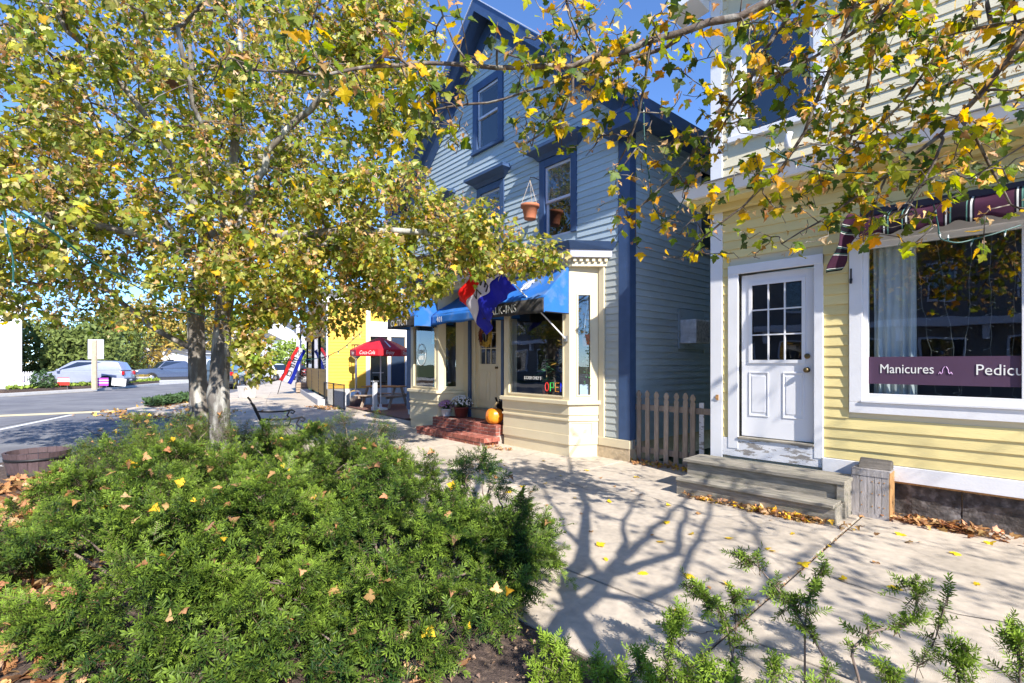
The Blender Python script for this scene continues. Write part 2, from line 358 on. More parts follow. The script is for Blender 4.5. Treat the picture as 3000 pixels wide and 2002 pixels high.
# ------------------------------------------------------------------ clapboard helpers
def spans(x0, x1, za, zb, openings):
    """pieces of x0..x1 left free by the openings that touch the band za..zb"""
    segs = [(x0, x1)]
    for (a, b, c, d) in openings:
        if d <= za+1e-4 or c >= zb-1e-4: continue
        new = []
        for (p, q) in segs:
            if b <= p or a >= q: new.append((p,q)); continue
            if a > p: new.append((p,a))
            if b < q: new.append((b,q))
        segs = new
    return segs
def clapboards(parent, m, x0, x1, z0, z1, openings=(), pitch=.112, xl=None, xr=None, axis='x', y=0., sgn=-1, seed=1, maxlen=4.2):
    """overlapping boards, each an object; axis x: the wall runs along x and faces -y; axis y: runs along y and faces +x"""
    rr = random.Random(seed); z = z0
    while z < z1-.02:
        zb = min(z+pitch, z1)
        a = x0 if xl is None else max(x0, xl(z), )
        b = x1 if xr is None else min(x1, xr(z))
        for (p, q) in spans(a, b, z, zb, openings):
            cuts = [p]; 
            while q-cuts[-1] > maxlen: cuts.append(cuts[-1]+rr.uniform(.5,.9)*maxlen)
            cuts.append(q)
            for i in range(len(cuts)-1):
                u0, u1 = cuts[i]+.001, cuts[i+1]-.001
                if u1-u0 < .02: continue
                u0t, u1t = u0, u1
                if xl is not None: u0t = max(u0, xl(zb))
                if xr is not None: u1t = min(u1, xr(zb))
                if u1t <= u0t: u1t = u0t = (u0t+u1t)/2
                tb = .020+rr.uniform(0,.003); tt = .006; dz = rr.uniform(-.0015,.0015)
                P = [(u0,tb,z-.004+dz),(u1,tb,z-.004-dz),(u1,0,z-.004),(u0,0,z-.004),(u0t,tt,zb),(u1t,tt,zb),(u1t,0,zb),(u0t,0,zb)]
                if axis == 'x': V = [(s_, y-t_, h_) for s_, t_, h_ in P]
                else: V = [(y+t_, s_, h_) for s_, t_, h_ in P]
                MB().hexa(V).build('clapboard', m, parent)
        z += pitch
def sheathing(parent, m, x0, x1, z0, z1, openings, y0, y1, axis='x'):
    zs = sorted({z0, z1, *[min(max(o[2],z0),z1) for o in openings], *[min(max(o[3],z0),z1) for o in openings]})
    mb = MB()
    for a, b in zip(zs, zs[1:]):
        if b-a < 1e-4: continue
        for p, q in spans(x0, x1, a, b, openings):
            if axis == 'x': mb.box(p,q,y0,y1,a,b)
            else: mb.box(y0,y1,p,q,a,b)
    return mb.build('wall', m, parent)

# ------------------------------------------------------------------ the yellow shop on the right  (local x = world x, local y = world y - 6.45)
YS = empty('clapboard_shop', (0, 6.45, 0), 0, 'yellow clapboard nail salon with white trim, wooden door step and plum window banner', 'building')
XR = 6.5
dO = (-2.60,-1.75,.50,2.70); wO = (-1.29,1.16,1.16,2.86)
uw = [(-2.58,-1.74,4.42,5.9), (1.2,2.1,4.42,5.9)]
sheathing(YS, CREAM, -2.93, XR, .35, 3.7, [dO, wO], .0, .12)
sheathing(YS, CREAM, -2.93, XR, 3.7, 6.6, uw, .0, .12)
bx('side_wall', CREAM, YS, -2.93, -2.80, .12, 9, .3, 6.6)
# granite foundation blocks
x = -2.9; rr = random.Random(5)
for wd in (1.4, 1.0, 1.35, 1.25, 1.3, 1.3, 1.3, 1.2):
    mb = MB(); n = 8
    v=[]; f=[]
    for i in range(n+1):
        for j in range(5):
            v.append((x+.006+(wd-.012)*i/n, .03+ (0 if j in(0,4) else rr.uniform(-.02,.015)), -.05+.40*j/4))
    for i in range(n):
        for j in range(4): a=i*5+j; f.append((a,a+5,a+6,a+1))
    mb.add(v,f); mb.box(x+.006,x+wd-.006,.032,.3,-.05,.35); mb.build('foundation_block', STONE, YS); x += wd
bx('mortar_backing', STUCCO, YS, -2.9, XR, .06, .2, -.05, .352)
# base board
bx('base_board', WHITE, YS, -1.665, XR, -.045, .0, .365, .52, .004)
bx('drip_edge', WOODO, YS, -1.6, XR, -.02, .02, .345, .362)
# clapboards
clapboards(YS, YEL, -2.80, XR, .53, 3.58, [(-2.72,-1.665,0,2.81), (-1.42,1.3,1.05,3.05)], .1135, seed=2)
clapboards(YS, CREAM, -2.80, XR, 3.86, 6.5, [(-2.74,-1.58,4.25,6.2),(1.05,2.3,4.25,6.2)], .1135, seed=4)
# corner boards
bx('corner_board', WHITE, YS, -2.955, -2.80, -.032, .0, .30, 3.56, .003)
bx('corner_board', WHITE, YS, -2.955, -2.93, .0, .14, .30, 3.56, .003)
bx('corner_board', WHITE, YS, -2.955, -2.80, -.032, .0, 3.86, 6.5, .003)
bx('corner_board', WHITE, YS, -2.955, -2.93, .0, .14, 3.86, 6.5, .003)
# rusty hasp on the corner board
MB().box(-2.875,-2.845,-.044,-.032,1.10,1.17).box(-2.885,-2.86,-.05,-.04,1.125,1.145).build('hasp', WOODO, YS)
# storefront cornice between the storeys
MB().prism_y([(-3.2,3.70),(-3.13,3.60),(XR,3.60),(XR,3.70)], -.34, 0.10).build('soffit', YEL, YS)
MB().add([(-3.2,-.40,3.66),(XR,-.40,3.66),(XR,-.46,3.80),(-3.28,-.46,3.80),(-3.2,.12,3.66),(XR,.12,3.66),(XR,.12,3.80),(-3.28,.12,3.80)],
   [(0,1,2,3),(4,7,6,5),(0,3,7,4),(1,5,6,2),(3,2,6,7),(0,4,5,1)]).build('cornice', WHITE, YS)
MB().add([(-3.30,-.48,3.802),(XR,-.48,3.802),(XR,.0,3.87),(-3.30,.0,3.87),(-3.30,-.48,3.79),(XR,-.48,3.79),(XR,.0,3.80),(-3.30,.0,3.80)],
   [(0,1,2,3),(5,4,7,6),(4,5,1,0),(7,4,0,3),(6,7,3,2),(5,6,2,1)]).build('cornice_roof', mat('grey_flashing',(.16,.16,.17),.7,.2), YS)
MB().prism_y([(-3.05,3.60),(-2.96,3.52),(XR,3.52),(XR,3.60)], -.12, -.03).build('bed_moulding', YEL, YS)
# main eave at the top of the upper storey
MB().box(-3.35, XR, -.42, .1, 6.42, 6.62).build('eave', WHITE, YS)
MB().prism_y([(-3.35,6.42),(-3.35,6.15),(-2.97,6.2),(-2.97,6.42)], -.42, -.02).build('eave_return', WHITE, YS)
MB().add([(-3.45,-.5,6.62),(XR,-.5,6.62),(XR,4.5,9.2),(-3.45,4.5,9.2),(-3.45,-.5,6.72),(XR,-.5,6.72),(XR,4.5,9.3),(-3.45,4.5,9.3)],
   [(3,2,1,0),(4,5,6,7),(0,1,5,4),(1,2,6,5),(2,3,7,6),(3,0,4,7)]).build('roof', mat('grey_shingle',(.12,.12,.125),.9,.3,20.), YS)

def sash_window(parent, x0, x1, z0, z1, y=0., trim=WHITE, sash=WHITE, cas=.12, sill=True, glass=GLASS, zr=None, blinds=0, back=DARK, casing_mat=None):
    """double-hung window in a wall that faces -y: casing, two sashes, panes, dark room behind"""
    cm = casing_mat or trim
    bx('casing', cm, parent, x0-cas, x0, y-.035, y+.04, z0-.02, z1+cas, .003)
    bx('casing', cm, parent, x1, x1+cas, y-.035, y+.04, z0-.02, z1+cas, .003)
    bx('casing', cm, parent, x0+.001, x1-.001, y-.034, y+.04, z1, z1+cas-.001, .003)
    if sill: bx('sill', cm, parent, x0-cas-.03, x1+cas+.03, y-.07, y+.05, z0-.09, z0-.021, .004)
    zr = zr or (z0+z1)/2; s = .045
    for nm, a, b, yy in (('lower_sash', z0-.02, zr+.02, y+.03), ('upper_sash', zr-.02, z1, y+.005)):
        mb = MB(); mb.box(x0,x0+s,yy,yy+.03,a,b).box(x1-s,x1,yy,yy+.03,a,b).box(x0+s,x1-s,yy,yy+.03,a,a+s).box(x0+s,x1-s,yy,yy+.03,b-s,b)
        so = mb.build(nm, sash, parent)
        MB().add([(x0+s,yy+.012,a+s),(x1-s,yy+.012,a+s),(x1-s,yy+.012,b-s),(x0+s,yy+.012,b-s)],[(0,1,2,3)]).build('pane', glass, so)
    MB().box(x0-.1,x1+.1,y+.75,y+.8,z0-.2,z1+.2).box(x0-.12,x0-.08,y+.1,y+.8,z0-.2,z1+.2).box(x1+.08,x1+.12,y+.1,y+.8,z0-.2,z1+.2).box(x0-.1,x1+.1,y+.1,y+.8,z0-.25,z0-.2).build('room', back, parent)
    if blinds:
        mb = MB(); zz = z1-.03; zlow = z1-(z1-z0)*blinds
        while zz > zlow:
            mb.hexa([(x0+.04,y+.075,zz-.006),(x1-.04,y+.075,zz-.006),(x1-.04,y+.095,zz),(x0+.04,y+.095,zz),(x0+.04,y+.075,zz-.004),(x1-.04,y+.075,zz-.004),(x1-.04,y+.095,zz+.002),(x0+.04,y+.095,zz+.002)]); zz -= .021
        mb.build('blind', WHITE, parent)
for (a,b,c,d) in uw:
    sash_window(YS, a+.02, b-.02, c+.04, d-.03, 0., WHITE, WHITE, .13, zr=5.10)
# pipe elbow on the upper wall
MB().tube([(-2.02,-.02,4.12),(-2.02,-.07,4.13),(-2.01,-.09,4.17),(-1.98,-.095,4.26)], [.032,.034,.034,.034], 12).build('vent_pipe', WHITE, YS, True)

# door
dr = bx('door_frame', WHITE, YS, -2.725, -2.60, -.036, .05, .50, 2.80, .003)
bx('door_frame', WHITE, YS, -1.75, -1.66, -.036, .05, .50, 2.80, .003)
bx('door_frame', WHITE, YS, -2.725, -1.66, -.04, .05, 2.70, 2.81, .003)
bx('door_kick_board', WHITEX, YS, -2.80, -1.665, -.03, .03, .40, .63, .003)
bx('threshold', WOODG, YS, -2.60, -1.75, -.05, .09, .631, .655, .004)
door = bx('door', WDOOR, YS, -2.58, -1.765, .035, .075, .665, 1.60, .002)
MB().box(-2.58,-2.47,.035,.075,1.60,2.68).box(-1.875,-1.765,.035,.075,1.60,2.68).box(-2.47,-1.875,.035,.075,2.56,2.68).build('door_stile', WDOOR, door)
gx0, gx1, gz0, gz1 = -2.47, -1.875, 1.60, 2.56
MB().box(gx0-.02,gx0+.018,.022,.036,gz0-.02,gz1+.02).box(gx1-.018,gx1+.02,.022,.036,gz0-.02,gz1+.02).box(gx0+.018,gx1-.018,.022,.036,gz1-.018,gz1+.02).box(gx0+.018,gx1-.018,.022,.036,gz0-.02,gz0+.018).build('window_moulding', WDOOR, door)
for i in range(3):
    for j in range(3):
        xa = gx0+.02+(gx1-gx0-.04)*i/3+.008; xb = gx0+.02+(gx1-gx0-.04)*(i+1)/3-.008
        za = gz0+.02+(gz1-gz0-.04)*j/3+.008; zb = gz0+.02+(gz1-gz0-.04)*(j+1)/3-.008
        MB().add([(xa,.05,za),(xb,.05,za),(xb,.05,zb),(xa,.05,zb)],[(0,1,2,3)]).build('pane', GLASS, door)
mb = MB()
for i in (1,2):
    xa = gx0+.02+(gx1-gx0-.04)*i/3; mb.box(xa-.008,xa+.008,.035,.052,gz0,gz1)
    za = gz0+.02+(gz1-gz0-.04)*i/3; mb.box(gx0,gx1,.034,.053,za-.008,za+.008)
mb.build('glazing_bar', WDOOR, door)
MB().box(gx0-.1,gx1+.1,.9,.95,gz0-.3,gz1+.2).box(gx0-.14,gx0-.1,.09,.95,.6,gz1+.2).box(gx1+.1,gx1+.14,.09,.95,.6,gz1+.2).build('room', DARK, YS)
for xa in (-2.49, -2.10):
    mb = MB(); w_ = .23
    mb.box(xa,xa+w_,.027,.036,.92,.935).box(xa,xa+w_,.027,.036,1.455,1.47).box(xa,xa+.015,.027,.036,.935,1.455).box(xa+w_-.015,xa+w_,.027,.036,.935,1.455)
    mb.box(xa+.035,xa+w_-.035,.030,.036,.97,1.42); mb.build('door_panel', WDOOR, door, bevel=.003)
MB().lathe([(.0,0),(.03,.0),(.032,.012),(.012,.02),(.012,.035),(.026,.045),(.03,.06),(.02,.075),(0,.078)],14).build('door_knob', BRASS, door, True, loc=(-1.835,.035,1.50), rot=(R_(90),0,0))
MB().lathe([(.0,0),(.03,.0),(.032,.014),(.024,.022),(0,.024)],14).build('deadbolt', BRASS, door, True, loc=(-1.835,.035,1.66), rot=(R_(90),0,0))
# big shop window
for (a,b,c,d) in ((-1.41,-1.29,1.16,2.9),(1.16,1.29,1.16,2.9)):
    bx('window_casing', WHITE, YS, a, b, -.04, .05, c, d, .003)
bx('window_casing', WHITE, YS, -1.41, 1.29, -.042, .05, 1.045, 1.158, .003)
bx('window_head', WHITE, YS, -1.41, 1.29, -.042, .05, 2.86, 3.02, .003)
bx('window_sill', WHITE, YS, -1.30, 1.17, -.06, .06, 1.16, 1.185, .003)
bx('window_frame', WHITE, YS, -1.289, -1.245, -.015, .06, 1.186, 2.86, .003)
bx('window_frame', WHITE, YS, 1.115, 1.159, -.015, .06, 1.186, 2.86, .003)
bx('window_frame', WHITE, YS, -1.244, 1.114, -.015, .06, 1.186, 1.255, .003)
bx('window_frame', WHITE, YS, -1.244, 1.114, -.015, .06, 2.80, 2.86, .003)
bx('window_mullion', WHITE, YS, -.095, -.045, -.012, .06, 1.256, 2.80, .003)
for a, b in ((-1.244,-.095),(-.045,1.114)):
    MB().add([(a,.02,1.255),(b,.02,1.255),(b,.02,2.8),(a,.02,2.8)],[(0,1,2,3)]).build('pane', GLASS, YS)
# vinyl band with lettering
ban = bx('window_banner', PLUM, YS, -1.243, -.096, .012, .0165, 1.36, 1.645)
bx('window_banner', PLUM, YS, -.044, 1.113, .012, .0165, 1.36, 1.645)
text('lettering', 'Manicures', INK, ban, (-1.148,.0085,1.475), .135, depth=.0015, sx=.80)
text('lettering', 'Pedicures', INK, ban, (-.405,.0085,1.468), .145, depth=.0015, sx=.85)
mb = MB()
for sx in (-1,1):
    pts = []
    for i in range(17):
        t = i/16
        pts.append((-.62+sx*(.005+.030*math.sin(PI*t)*(1-t)+ .075*max(0,t-.45)**.8*(1 if t>.45 else 0)), .0085, 1.545-.075*min(1,t*1.7)+ (.022*math.sin((t-.6)*PI/.4) if t>.6 else 0)))
    mb.tube(pts, .0035, 6)
mb.build('emblem', PINK, ban)
# room behind the window: back wall, floor, curtain
MB().box(-1.7,1.7,3.2,3.25,.4,3.2).box(-1.75,-1.7,.13,3.2,.4,3.2).box(1.7,1.75,.13,3.2,.4,3.2).box(-1.7,1.7,.13,3.2,.55,.6).box(-1.7,1.7,.13,3.2,3.1,3.15).build('room', ROOM, YS)
cu = MB(); v=[]; f=[]; n=60
for x0_, x1_, tw in ((-1.225,-.86,0), (.75,1.1,3)):
    b0=len(v)
    for i in range(n+1):
        t=i/n; xx = x0_+(x1_-x0_)*t; fold=.035*math.sin(t*34+tw)*(.6+.4*math.sin(t*9))
        for j,zz in enumerate((1.1,1.9,2.84)): v.append((xx+.006*math.sin(j*2+t*20), .16+fold*(1-.25*j), zz))
    for i in range(n):
        for j in range(2): a=b0+i*3+j; f.append((a,a+3,a+4,a+1))
cu.add(v,f).build('curtain', CURT, YS, True)
# icicle lights inside the window
mat('lamp_wire',(.35,.36,.34),.5,.05)
def window_lights(x0, x1, z0, z1, seed):
    rr = random.Random(seed); o = empty('string_light', (0,0,0)); mb=MB(); bl=MB()
    pts=[]; n=14
    for i in range(n+1):
        t=i/n; pts.append((x0+(x1-x0)*t+rr.uniform(-.012,.012), 6.45+.075, z1+(z0-z1)*t))
    mb.tube(pts,.0014,4)
    for p in pts[1:]:
        d=rr.choice((-1,1))*rr.uniform(.012,.035); mb.tube([p,(p[0]+d,p[1],p[2]-.012)],.0011,4); bl.tube([(p[0]+d,p[1],p[2]-.012),(p[0]+d*1.5,p[1],p[2]-.018)],.0028,5)
    mb.build('wire', MATS['lamp_wire'], o); bl.build('bulb', MATS['lamp_wire'], o); return o
for i,(a,b,c,d,lab) in enumerate(((-.86,-.70,1.28,2.78,'white icicle light strand just beside the salon curtain'),(-.42,-.50,1.28,2.80,'white icicle light strand crossing its neighbour in the salon window'),(-.70,-.52,1.3,2.82,'white icicle light strand slanting behind the salon lettering gap'),(-.30,-.30,1.28,2.82,'white icicle light strand hanging straight above the second window word'),(-.13,-.15,1.28,2.82,'white icicle light strand next to the window mullion'))):
    tag(window_lights(a,b,c,d,i+3), lab, 'string light', 'icicle lights in the salon window')

# wooden front step
ST = empty('wooden_step', (-2.18, 5.9, 0), 0, 'two-tier weathered grey wooden step below the white door', 'steps')
for i in range(4):
    y0 = -.0+.118*i
    bx('tread', WOODG, ST, -.87, .855, y0-.04, y0+.075, .352, .39, .006)
MB().box(-.83,.78,.0,.03,.19,.35).build('riser', WOODG, ST)
bx('post', WOODG, ST, .78, .85, -.03, .05, .19, .35, .004)
bx('side_board', WOODG, ST, .80, .84, .05, .50, .0, .35)
bx('side_board', WOODG, ST, -.83, -.80, .03, .50, .0, .35)
bx('tread', WOODG, ST, -.83, .82, -.30, -.155, .165, .20, .006)
bx('tread', WOODG, ST, -.83, .82, -.15, .0, .165, .198, .006)
MB().box(-.80,.79,-.27,-.235,.0,.165).build('riser', WOODG, ST)
bx('side_board', WOODG, ST, .79, .825, -.27, .0, .0, .165)
bx('side_board', WOODG, ST, -.83, -.80, -.27, .0, .0, .165)
# crate with a block of wood on top
CR = empty('wooden_crate', (-1.175, 6.31, 0), 0, 'small upright plank crate with rusty nails standing beside the wooden step', 'crate')
w5 = .31/5
for i in range(5):
    bx('plank', WOODC, CR, -.155+w5*i+.002, -.155+w5*(i+1)-.002, -.125, -.112, .02, .475, .002)
mb = MB(); 
for z in (.11,.24,.36):
    for i in (1,2,3,4): mb.lathe([(0,-.003),(.007,-.003),(.006,.002),(0,.003)],8,(0,0,0)); 
mb = MB()
for z in (.12,.25,.37):
    for xx in (-.075,.015,.075,.115):
        mb.tube([(xx,-.129,z),(xx,-.12,z)], .006, 8)
mb.build('nail_head', WOODO, CR)
bx('rail', WOODC, CR, -.157, .157, -.131, -.126, .425, .475); bx('rail', WOODC, CR, -.157, .157, -.131, -.126, .0, .04)
bx('side', WOODO, CR, .150, .163, -.124, .10, .0, .476); bx('side', WOODC, CR, -.165, -.152, -.124, .10, .0, .476)
bx('top', WOODC, CR, -.163, .163, -.124, .10, .477, .492); bx('back', WOODC, CR, -.15, .149, .085, .10, .01, .47)
lg = empty('wood_block', (-1.165, 6.31, .493), R_(3), 'rough dark wedge of split wood lying on the plank crate', 'wood block')
MB().add([(-.135,-.08,0),(.15,-.08,.0),(.15,.09,.0),(-.135,.09,.0),(-.12,.02,.10),(.15,.0,.095),(.15,.09,.07),(-.13,.09,.075)],[(3,2,1,0),(4,5,6,7),(0,1,5,4),(1,2,6,5),(2,3,7,6),(3,0,4,7)]).build('block', mat('dark_wood',(.13,.115,.10),.9,.4,6.,.8,24,(1,8,8)), lg, bevel=.01)

# striped retractable awning above the window
def stripe_mat(name, along):
    m = bpy.data.materials.new(name); m.use_nodes = True; nt = m.node_tree; L = nt.links.new; p = nt.nodes['Principled BSDF']
    tc = node(nt,'ShaderNodeTexCoord'); sx = node(nt,'ShaderNodeSeparateXYZ'); L(tc.outputs['UV'], sx.inputs[0])
    mul = node(nt,'ShaderNodeMath',operation='MULTIPLY'); mul.inputs[1].default_value = 1.0; L(sx.outputs[0 if along=='u' else 1], mul.inputs[0])
    fr = node(nt,'ShaderNodeMath',operation='FRACT'); L(mul.outputs[0], fr.inputs[0])
    cr = node(nt,'ShaderNodeValToRGB'); cr.color_ramp.interpolation='CONSTANT'; L(fr.outputs[0], cr.inputs[0])
    pl=(.060,.022,.042,1); bk=(.015,.012,.018,1); wh=(.62,.62,.58,1); gr=(.10,.22,.18,1)
    stops=[(0,pl),(.40,bk),(.43,wh),(.46,bk),(.50,gr),(.52,bk),(.74,gr),(.76,bk),(.80,wh),(.83,bk),(.86,pl)]
    el=cr.color_ramp.elements
    el[0].position=0; el[0].color=pl; el[1].position=.40; el[1].color=bk
    for q,c in stops[2:]: e=el.new(q); e.color=c
    L(cr.outputs[0], p.inputs['Base Color']); p.inputs['Roughness'].default_value=.95; p.inputs['Specular IOR Level'].default_value=.08
    return m
AS = stripe_mat('striped_canvas','u')
aw = empty('striped_awning', (0,6.45,0), 0, 'folded plum and black striped awning with scalloped edge above salon window', 'awning')
def sheet(name, m, parent, fn, nu, nv, us, vs2, thick=.004):
    me = bpy.data.meshes.new(name); V=[]; F=[]; UV=[]
    for i in range(nu+1):
        for j in range(nv+1): V.append(tuple(fn(i/nu, j/nv)))
    for i in range(nu):
        for j in range(nv): a=i*(nv+1)+j; F.append((a,a+nv+1,a+nv+2,a+1)); UV += [(i/nu*us,j/nv*vs2),((i+1)/nu*us,j/nv*vs2),((i+1)/nu*us,(j+1)/nv*vs2),(i/nu*us,(j+1)/nv*vs2)]
    me.from_pydata(V,[],F); uvl=me.uv_layers.new(name='uv'); uvl.data.foreach_set('uv',[c for q in UV for c in q])
    me.polygons.foreach_set('use_smooth',[True]*len(F))
    o = link(name, me, m, parent)
    s = o.modifiers.new('thick','SOLIDIFY'); s.thickness=thick
    return o
def awf(u,v):
    x = -1.26+2.62*u; sc = .018*math.sin(u*2*PI*13)
    if v<.55:
        t=v/.55; return (x, -.06-.26*t-.02*math.sin(t*PI), 3.15-.12*t-.012*math.sin(u*40))
    t=(v-.55)/.45; return (x, -.32-.012*math.sin(u*21+t), 3.03-(.16+.5*sc*0)*t-(sc*t))
sheet('canopy', AS, aw, awf, 120, 8, 5.6, 1)
bx('roller', mat('awning_roller',(.05,.04,.05),.6), aw, -1.30, 1.36, -.10, -.024, 3.12, 3.2, .01)
def flf(u,v):
    return (-1.24-.22*v-.12*u*(1-.3*v)+.02*math.sin(v*9+u*3), -.16-.16*u-.02*math.sin(u*5+v*4), 3.08-.50*v-.04*u+.10*u*(1-v))
sheet('side_flap', stripe_mat('striped_flap','v'), aw, flf, 8, 16, 1, 2.6)
MB().tube([(-1.39,-.05,2.60),(-1.39,-.05,2.48)],.008,8).tube([(-1.39,-.05,2.49),(-1.39,-.06,2.44)],[.015,.012],8).build('crank_hook', IRON, aw)
# ------------------------------------------------------------------ the blue gabled house (local x to the right along its front, y into the house)
BH = empty('gabled_house', (-4.52, 6.94, 0), R_(-3), 'tall pale blue gabled house with dark blue trim and beige bay storefront', 'building')
def bw(x, y, z=0.):
    c, s = math.cos(R_(-3)), math.sin(R_(-3)); return (-4.52+c*x-s*y, 6.94+s*x+c*y, z)
BW, AP, SL, EZ = 7.2, -3.6, .885, 5.86          # width, ridge x, slope, wall height at the corner
xr = lambda z: 0 if z < EZ else -(z-EZ)/SL
xl = lambda z: -BW if z < EZ else -BW+(z-EZ)/SL
wins = [(-1.93,-1.26,3.93,5.28), (-3.93,-3.27,3.93,5.28), (-5.93,-5.26,3.93,5.28), (-4.06,-3.33,6.28,7.60)]
wop = [(a-.14,b+.14,c-.1,d+.15) for a,b,c,d in wins]; wop[3] = (-4.24,-3.15,6.10,7.76)
shop = (-6.95,-.58,0,3.25)
# sheathing with the openings
zs = sorted({3.2, 3.93, 5.28, EZ, 6.28, 7.60, EZ+BW/2*SL}); mb = MB()
for a, b in zip(zs, zs[1:]):
    segs = spans(-BW, 0, a, b, [w for w in wins])
    for i,(p,q) in enumerate(segs):
        p0,p1 = (max(p,xl(a)),max(p,xl(b))); q0,q1 = (min(q,xr(a)),min(q,xr(b)))
        if q1<p1: p1=q1=(p1+q1)/2
        mb.hexa([(p0,.001,a),(q0,.001,a),(q0,.12,a),(p0,.12,a),(p1,.001,b),(q1,.001,b),(q1,.12,b),(p1,.12,b)])
mb.build('wall', BLUEC, BH)
MB().box(-.60,-.001,.001,.12,.2,3.2).box(-7.2,-6.9,.001,.12,.2,3.2).build('wall', BLUEC, BH)
bx('side_wall', BLUEC, BH, -.14, -.002, .121, 11, 0.2, EZ); bx('side_wall', BLUEC, BH, -BW+.002, -BW+.12, .121, 11, .2, EZ)
mb = MB(); mb.prism_y([(-BW,EZ),(0,EZ),(AP,EZ+BW/2*SL)], 10.9, 11); mb.box(-BW,0,10.9,11,0,EZ); mb.build('back_wall', BLUEC, BH)
clapboards(BH, BLUEC, -BW+.2, -.205, 3.58, EZ+BW/2*SL-.35, wop, .1135, xl=lambda z: max(-BW+.2, xl(z)+.22), xr=lambda z: min(-.205, xr(z)-.22), seed=8)
clapboards(BH, BLUEF, -.485, -.205, .36, 3.58, [], .1135, seed=9)
clapboards(BH, BLUEC, .13, 7.5, .30, EZ-.02, [(1.40,2.30,1.82,2.56),(2.05,3.3,3.65,5.3)], .1135, axis='y', y=0., seed=10)
# corner boards
bx('corner_board', BLUED, BH, -.20, .026, -.034, .0, .34, EZ-.1, .003)
bx('corner_board', BLUED, BH, .0, .026, .0005, .13, .34, EZ-.1, .003)
bx('corner_board', BLUED, BH, -BW-.02, -BW+.2, -.034, .0, .34, EZ-.1, .003)
# foundation and water table at the corner
bx('water_table', BEIGE, BH, -.60, .04, -.06, .02, .20, .335, .004)
bx('foundation_block', STUCCO, BH, -.64, .03, -.05, .3, -.06, .20, .01)
bx('foundation', STUCCO, BH, -.1, .012, .3, 11, -.06, .30)
# windows
for i,(a,b,c,d) in enumerate(wins):
    sash_window(BH, a, b, c+.02, d, 0., BLUED, LAV, .14 if i<3 else .16, sill=(i==3), zr=(4.62 if i<3 else 6.98), blinds=(.52 if i==0 else (.0 if i==3 else .5)), back=DARK)
for (a,b,c,d) in wins[:3]:
    MB().prism_y([(a-.16,d+.15),(b+.16,d+.15),(b+.20,d+.22),(b+.34,d+.34),(a-.34,d+.34),(a-.20,d+.22)], -.05, -.002).build('window_hood_back', BLUED, BH)
    MB().add([(a-.17,-.05,d+.155),(b+.17,-.05,d+.155),(b+.21,-.10,d+.22),(a-.21,-.10,d+.22),(a-.35,-.24,d+.30),(b+.35,-.24,d+.30),(b+.35,-.24,d+.36),(a-.35,-.24,d+.36),(b+.30,-.002,d+.40),(a-.30,-.002,d+.40),(b+.17,-.002,d+.155),(a-.17,-.002,d+.155),(b+.35,-.002,d+.30),(a-.35,-.002,d+.30)],
       [(0,1,2,3),(3,2,5,4),(4,5,6,7),(7,6,8,9),(10,1,0,11),(1,10,12,5,2),(11,0,3,4,13),(5,12,8,6),(13,4,7,9),(12,10,11,13),(12,13,9,8)]).build('window_hood', BLUED, BH)
# side window in the shaded gap
MB().box(.02,.05,2.05,2.15,3.65,5.3).box(.02,.05,3.2,3.3,3.65,5.3).box(.02,.05,2.15,3.2,5.2,5.3).box(.02,.05,2.15,3.2,3.65,3.75).build('casing', LAV, BH)
MB().add([(.03,2.15,3.75),(.03,3.2,3.75),(.03,3.2,5.2),(.03,2.15,5.2)],[(0,1,2,3)]).build('pane', GLASSD, BH)
bx('room', DARK, BH, -.001, .012, 2.1, 3.25, 3.7, 5.25)  # flat dark sheet standing in for the shade of a recess, no room behind
# air conditioner in a plywood panel: parts of the side wall
bx('plywood_panel', BLUEC, BH, .005, .028, 1.41, 2.30, 1.83, 2.55, .003)
bx('plywood_panel', BLUEC, BH, .005, .03, 2.32, 2.55, 2.06, 2.42, .003)
AC = empty('air_conditioner', bw(.03, 1.45, 1.93), R_(-3), 'weathered window air conditioner jutting from the shaded blue side wall', 'air conditioner')
ACM = mat('ac_metal', (.74,.74,.76), .5, .35, 9., .3, 40, metal=.3)
bx('case', ACM, AC, 0, .30, 0, .50, 0, .42, .008)
MB().box(.301,.306,.03,.47,.03,.39).build('coil', mat('ac_coil',(.42,.41,.41),.8,.6,20.,.8,60), AC)
mb=MB()
for i in range(16): mb.box(.03,.27,-.008,-.001,.04+i*.022,.048+i*.022)
mb.build('louvre', mat('ac_louvre',(.72,.72,.72),.5,.1), AC)
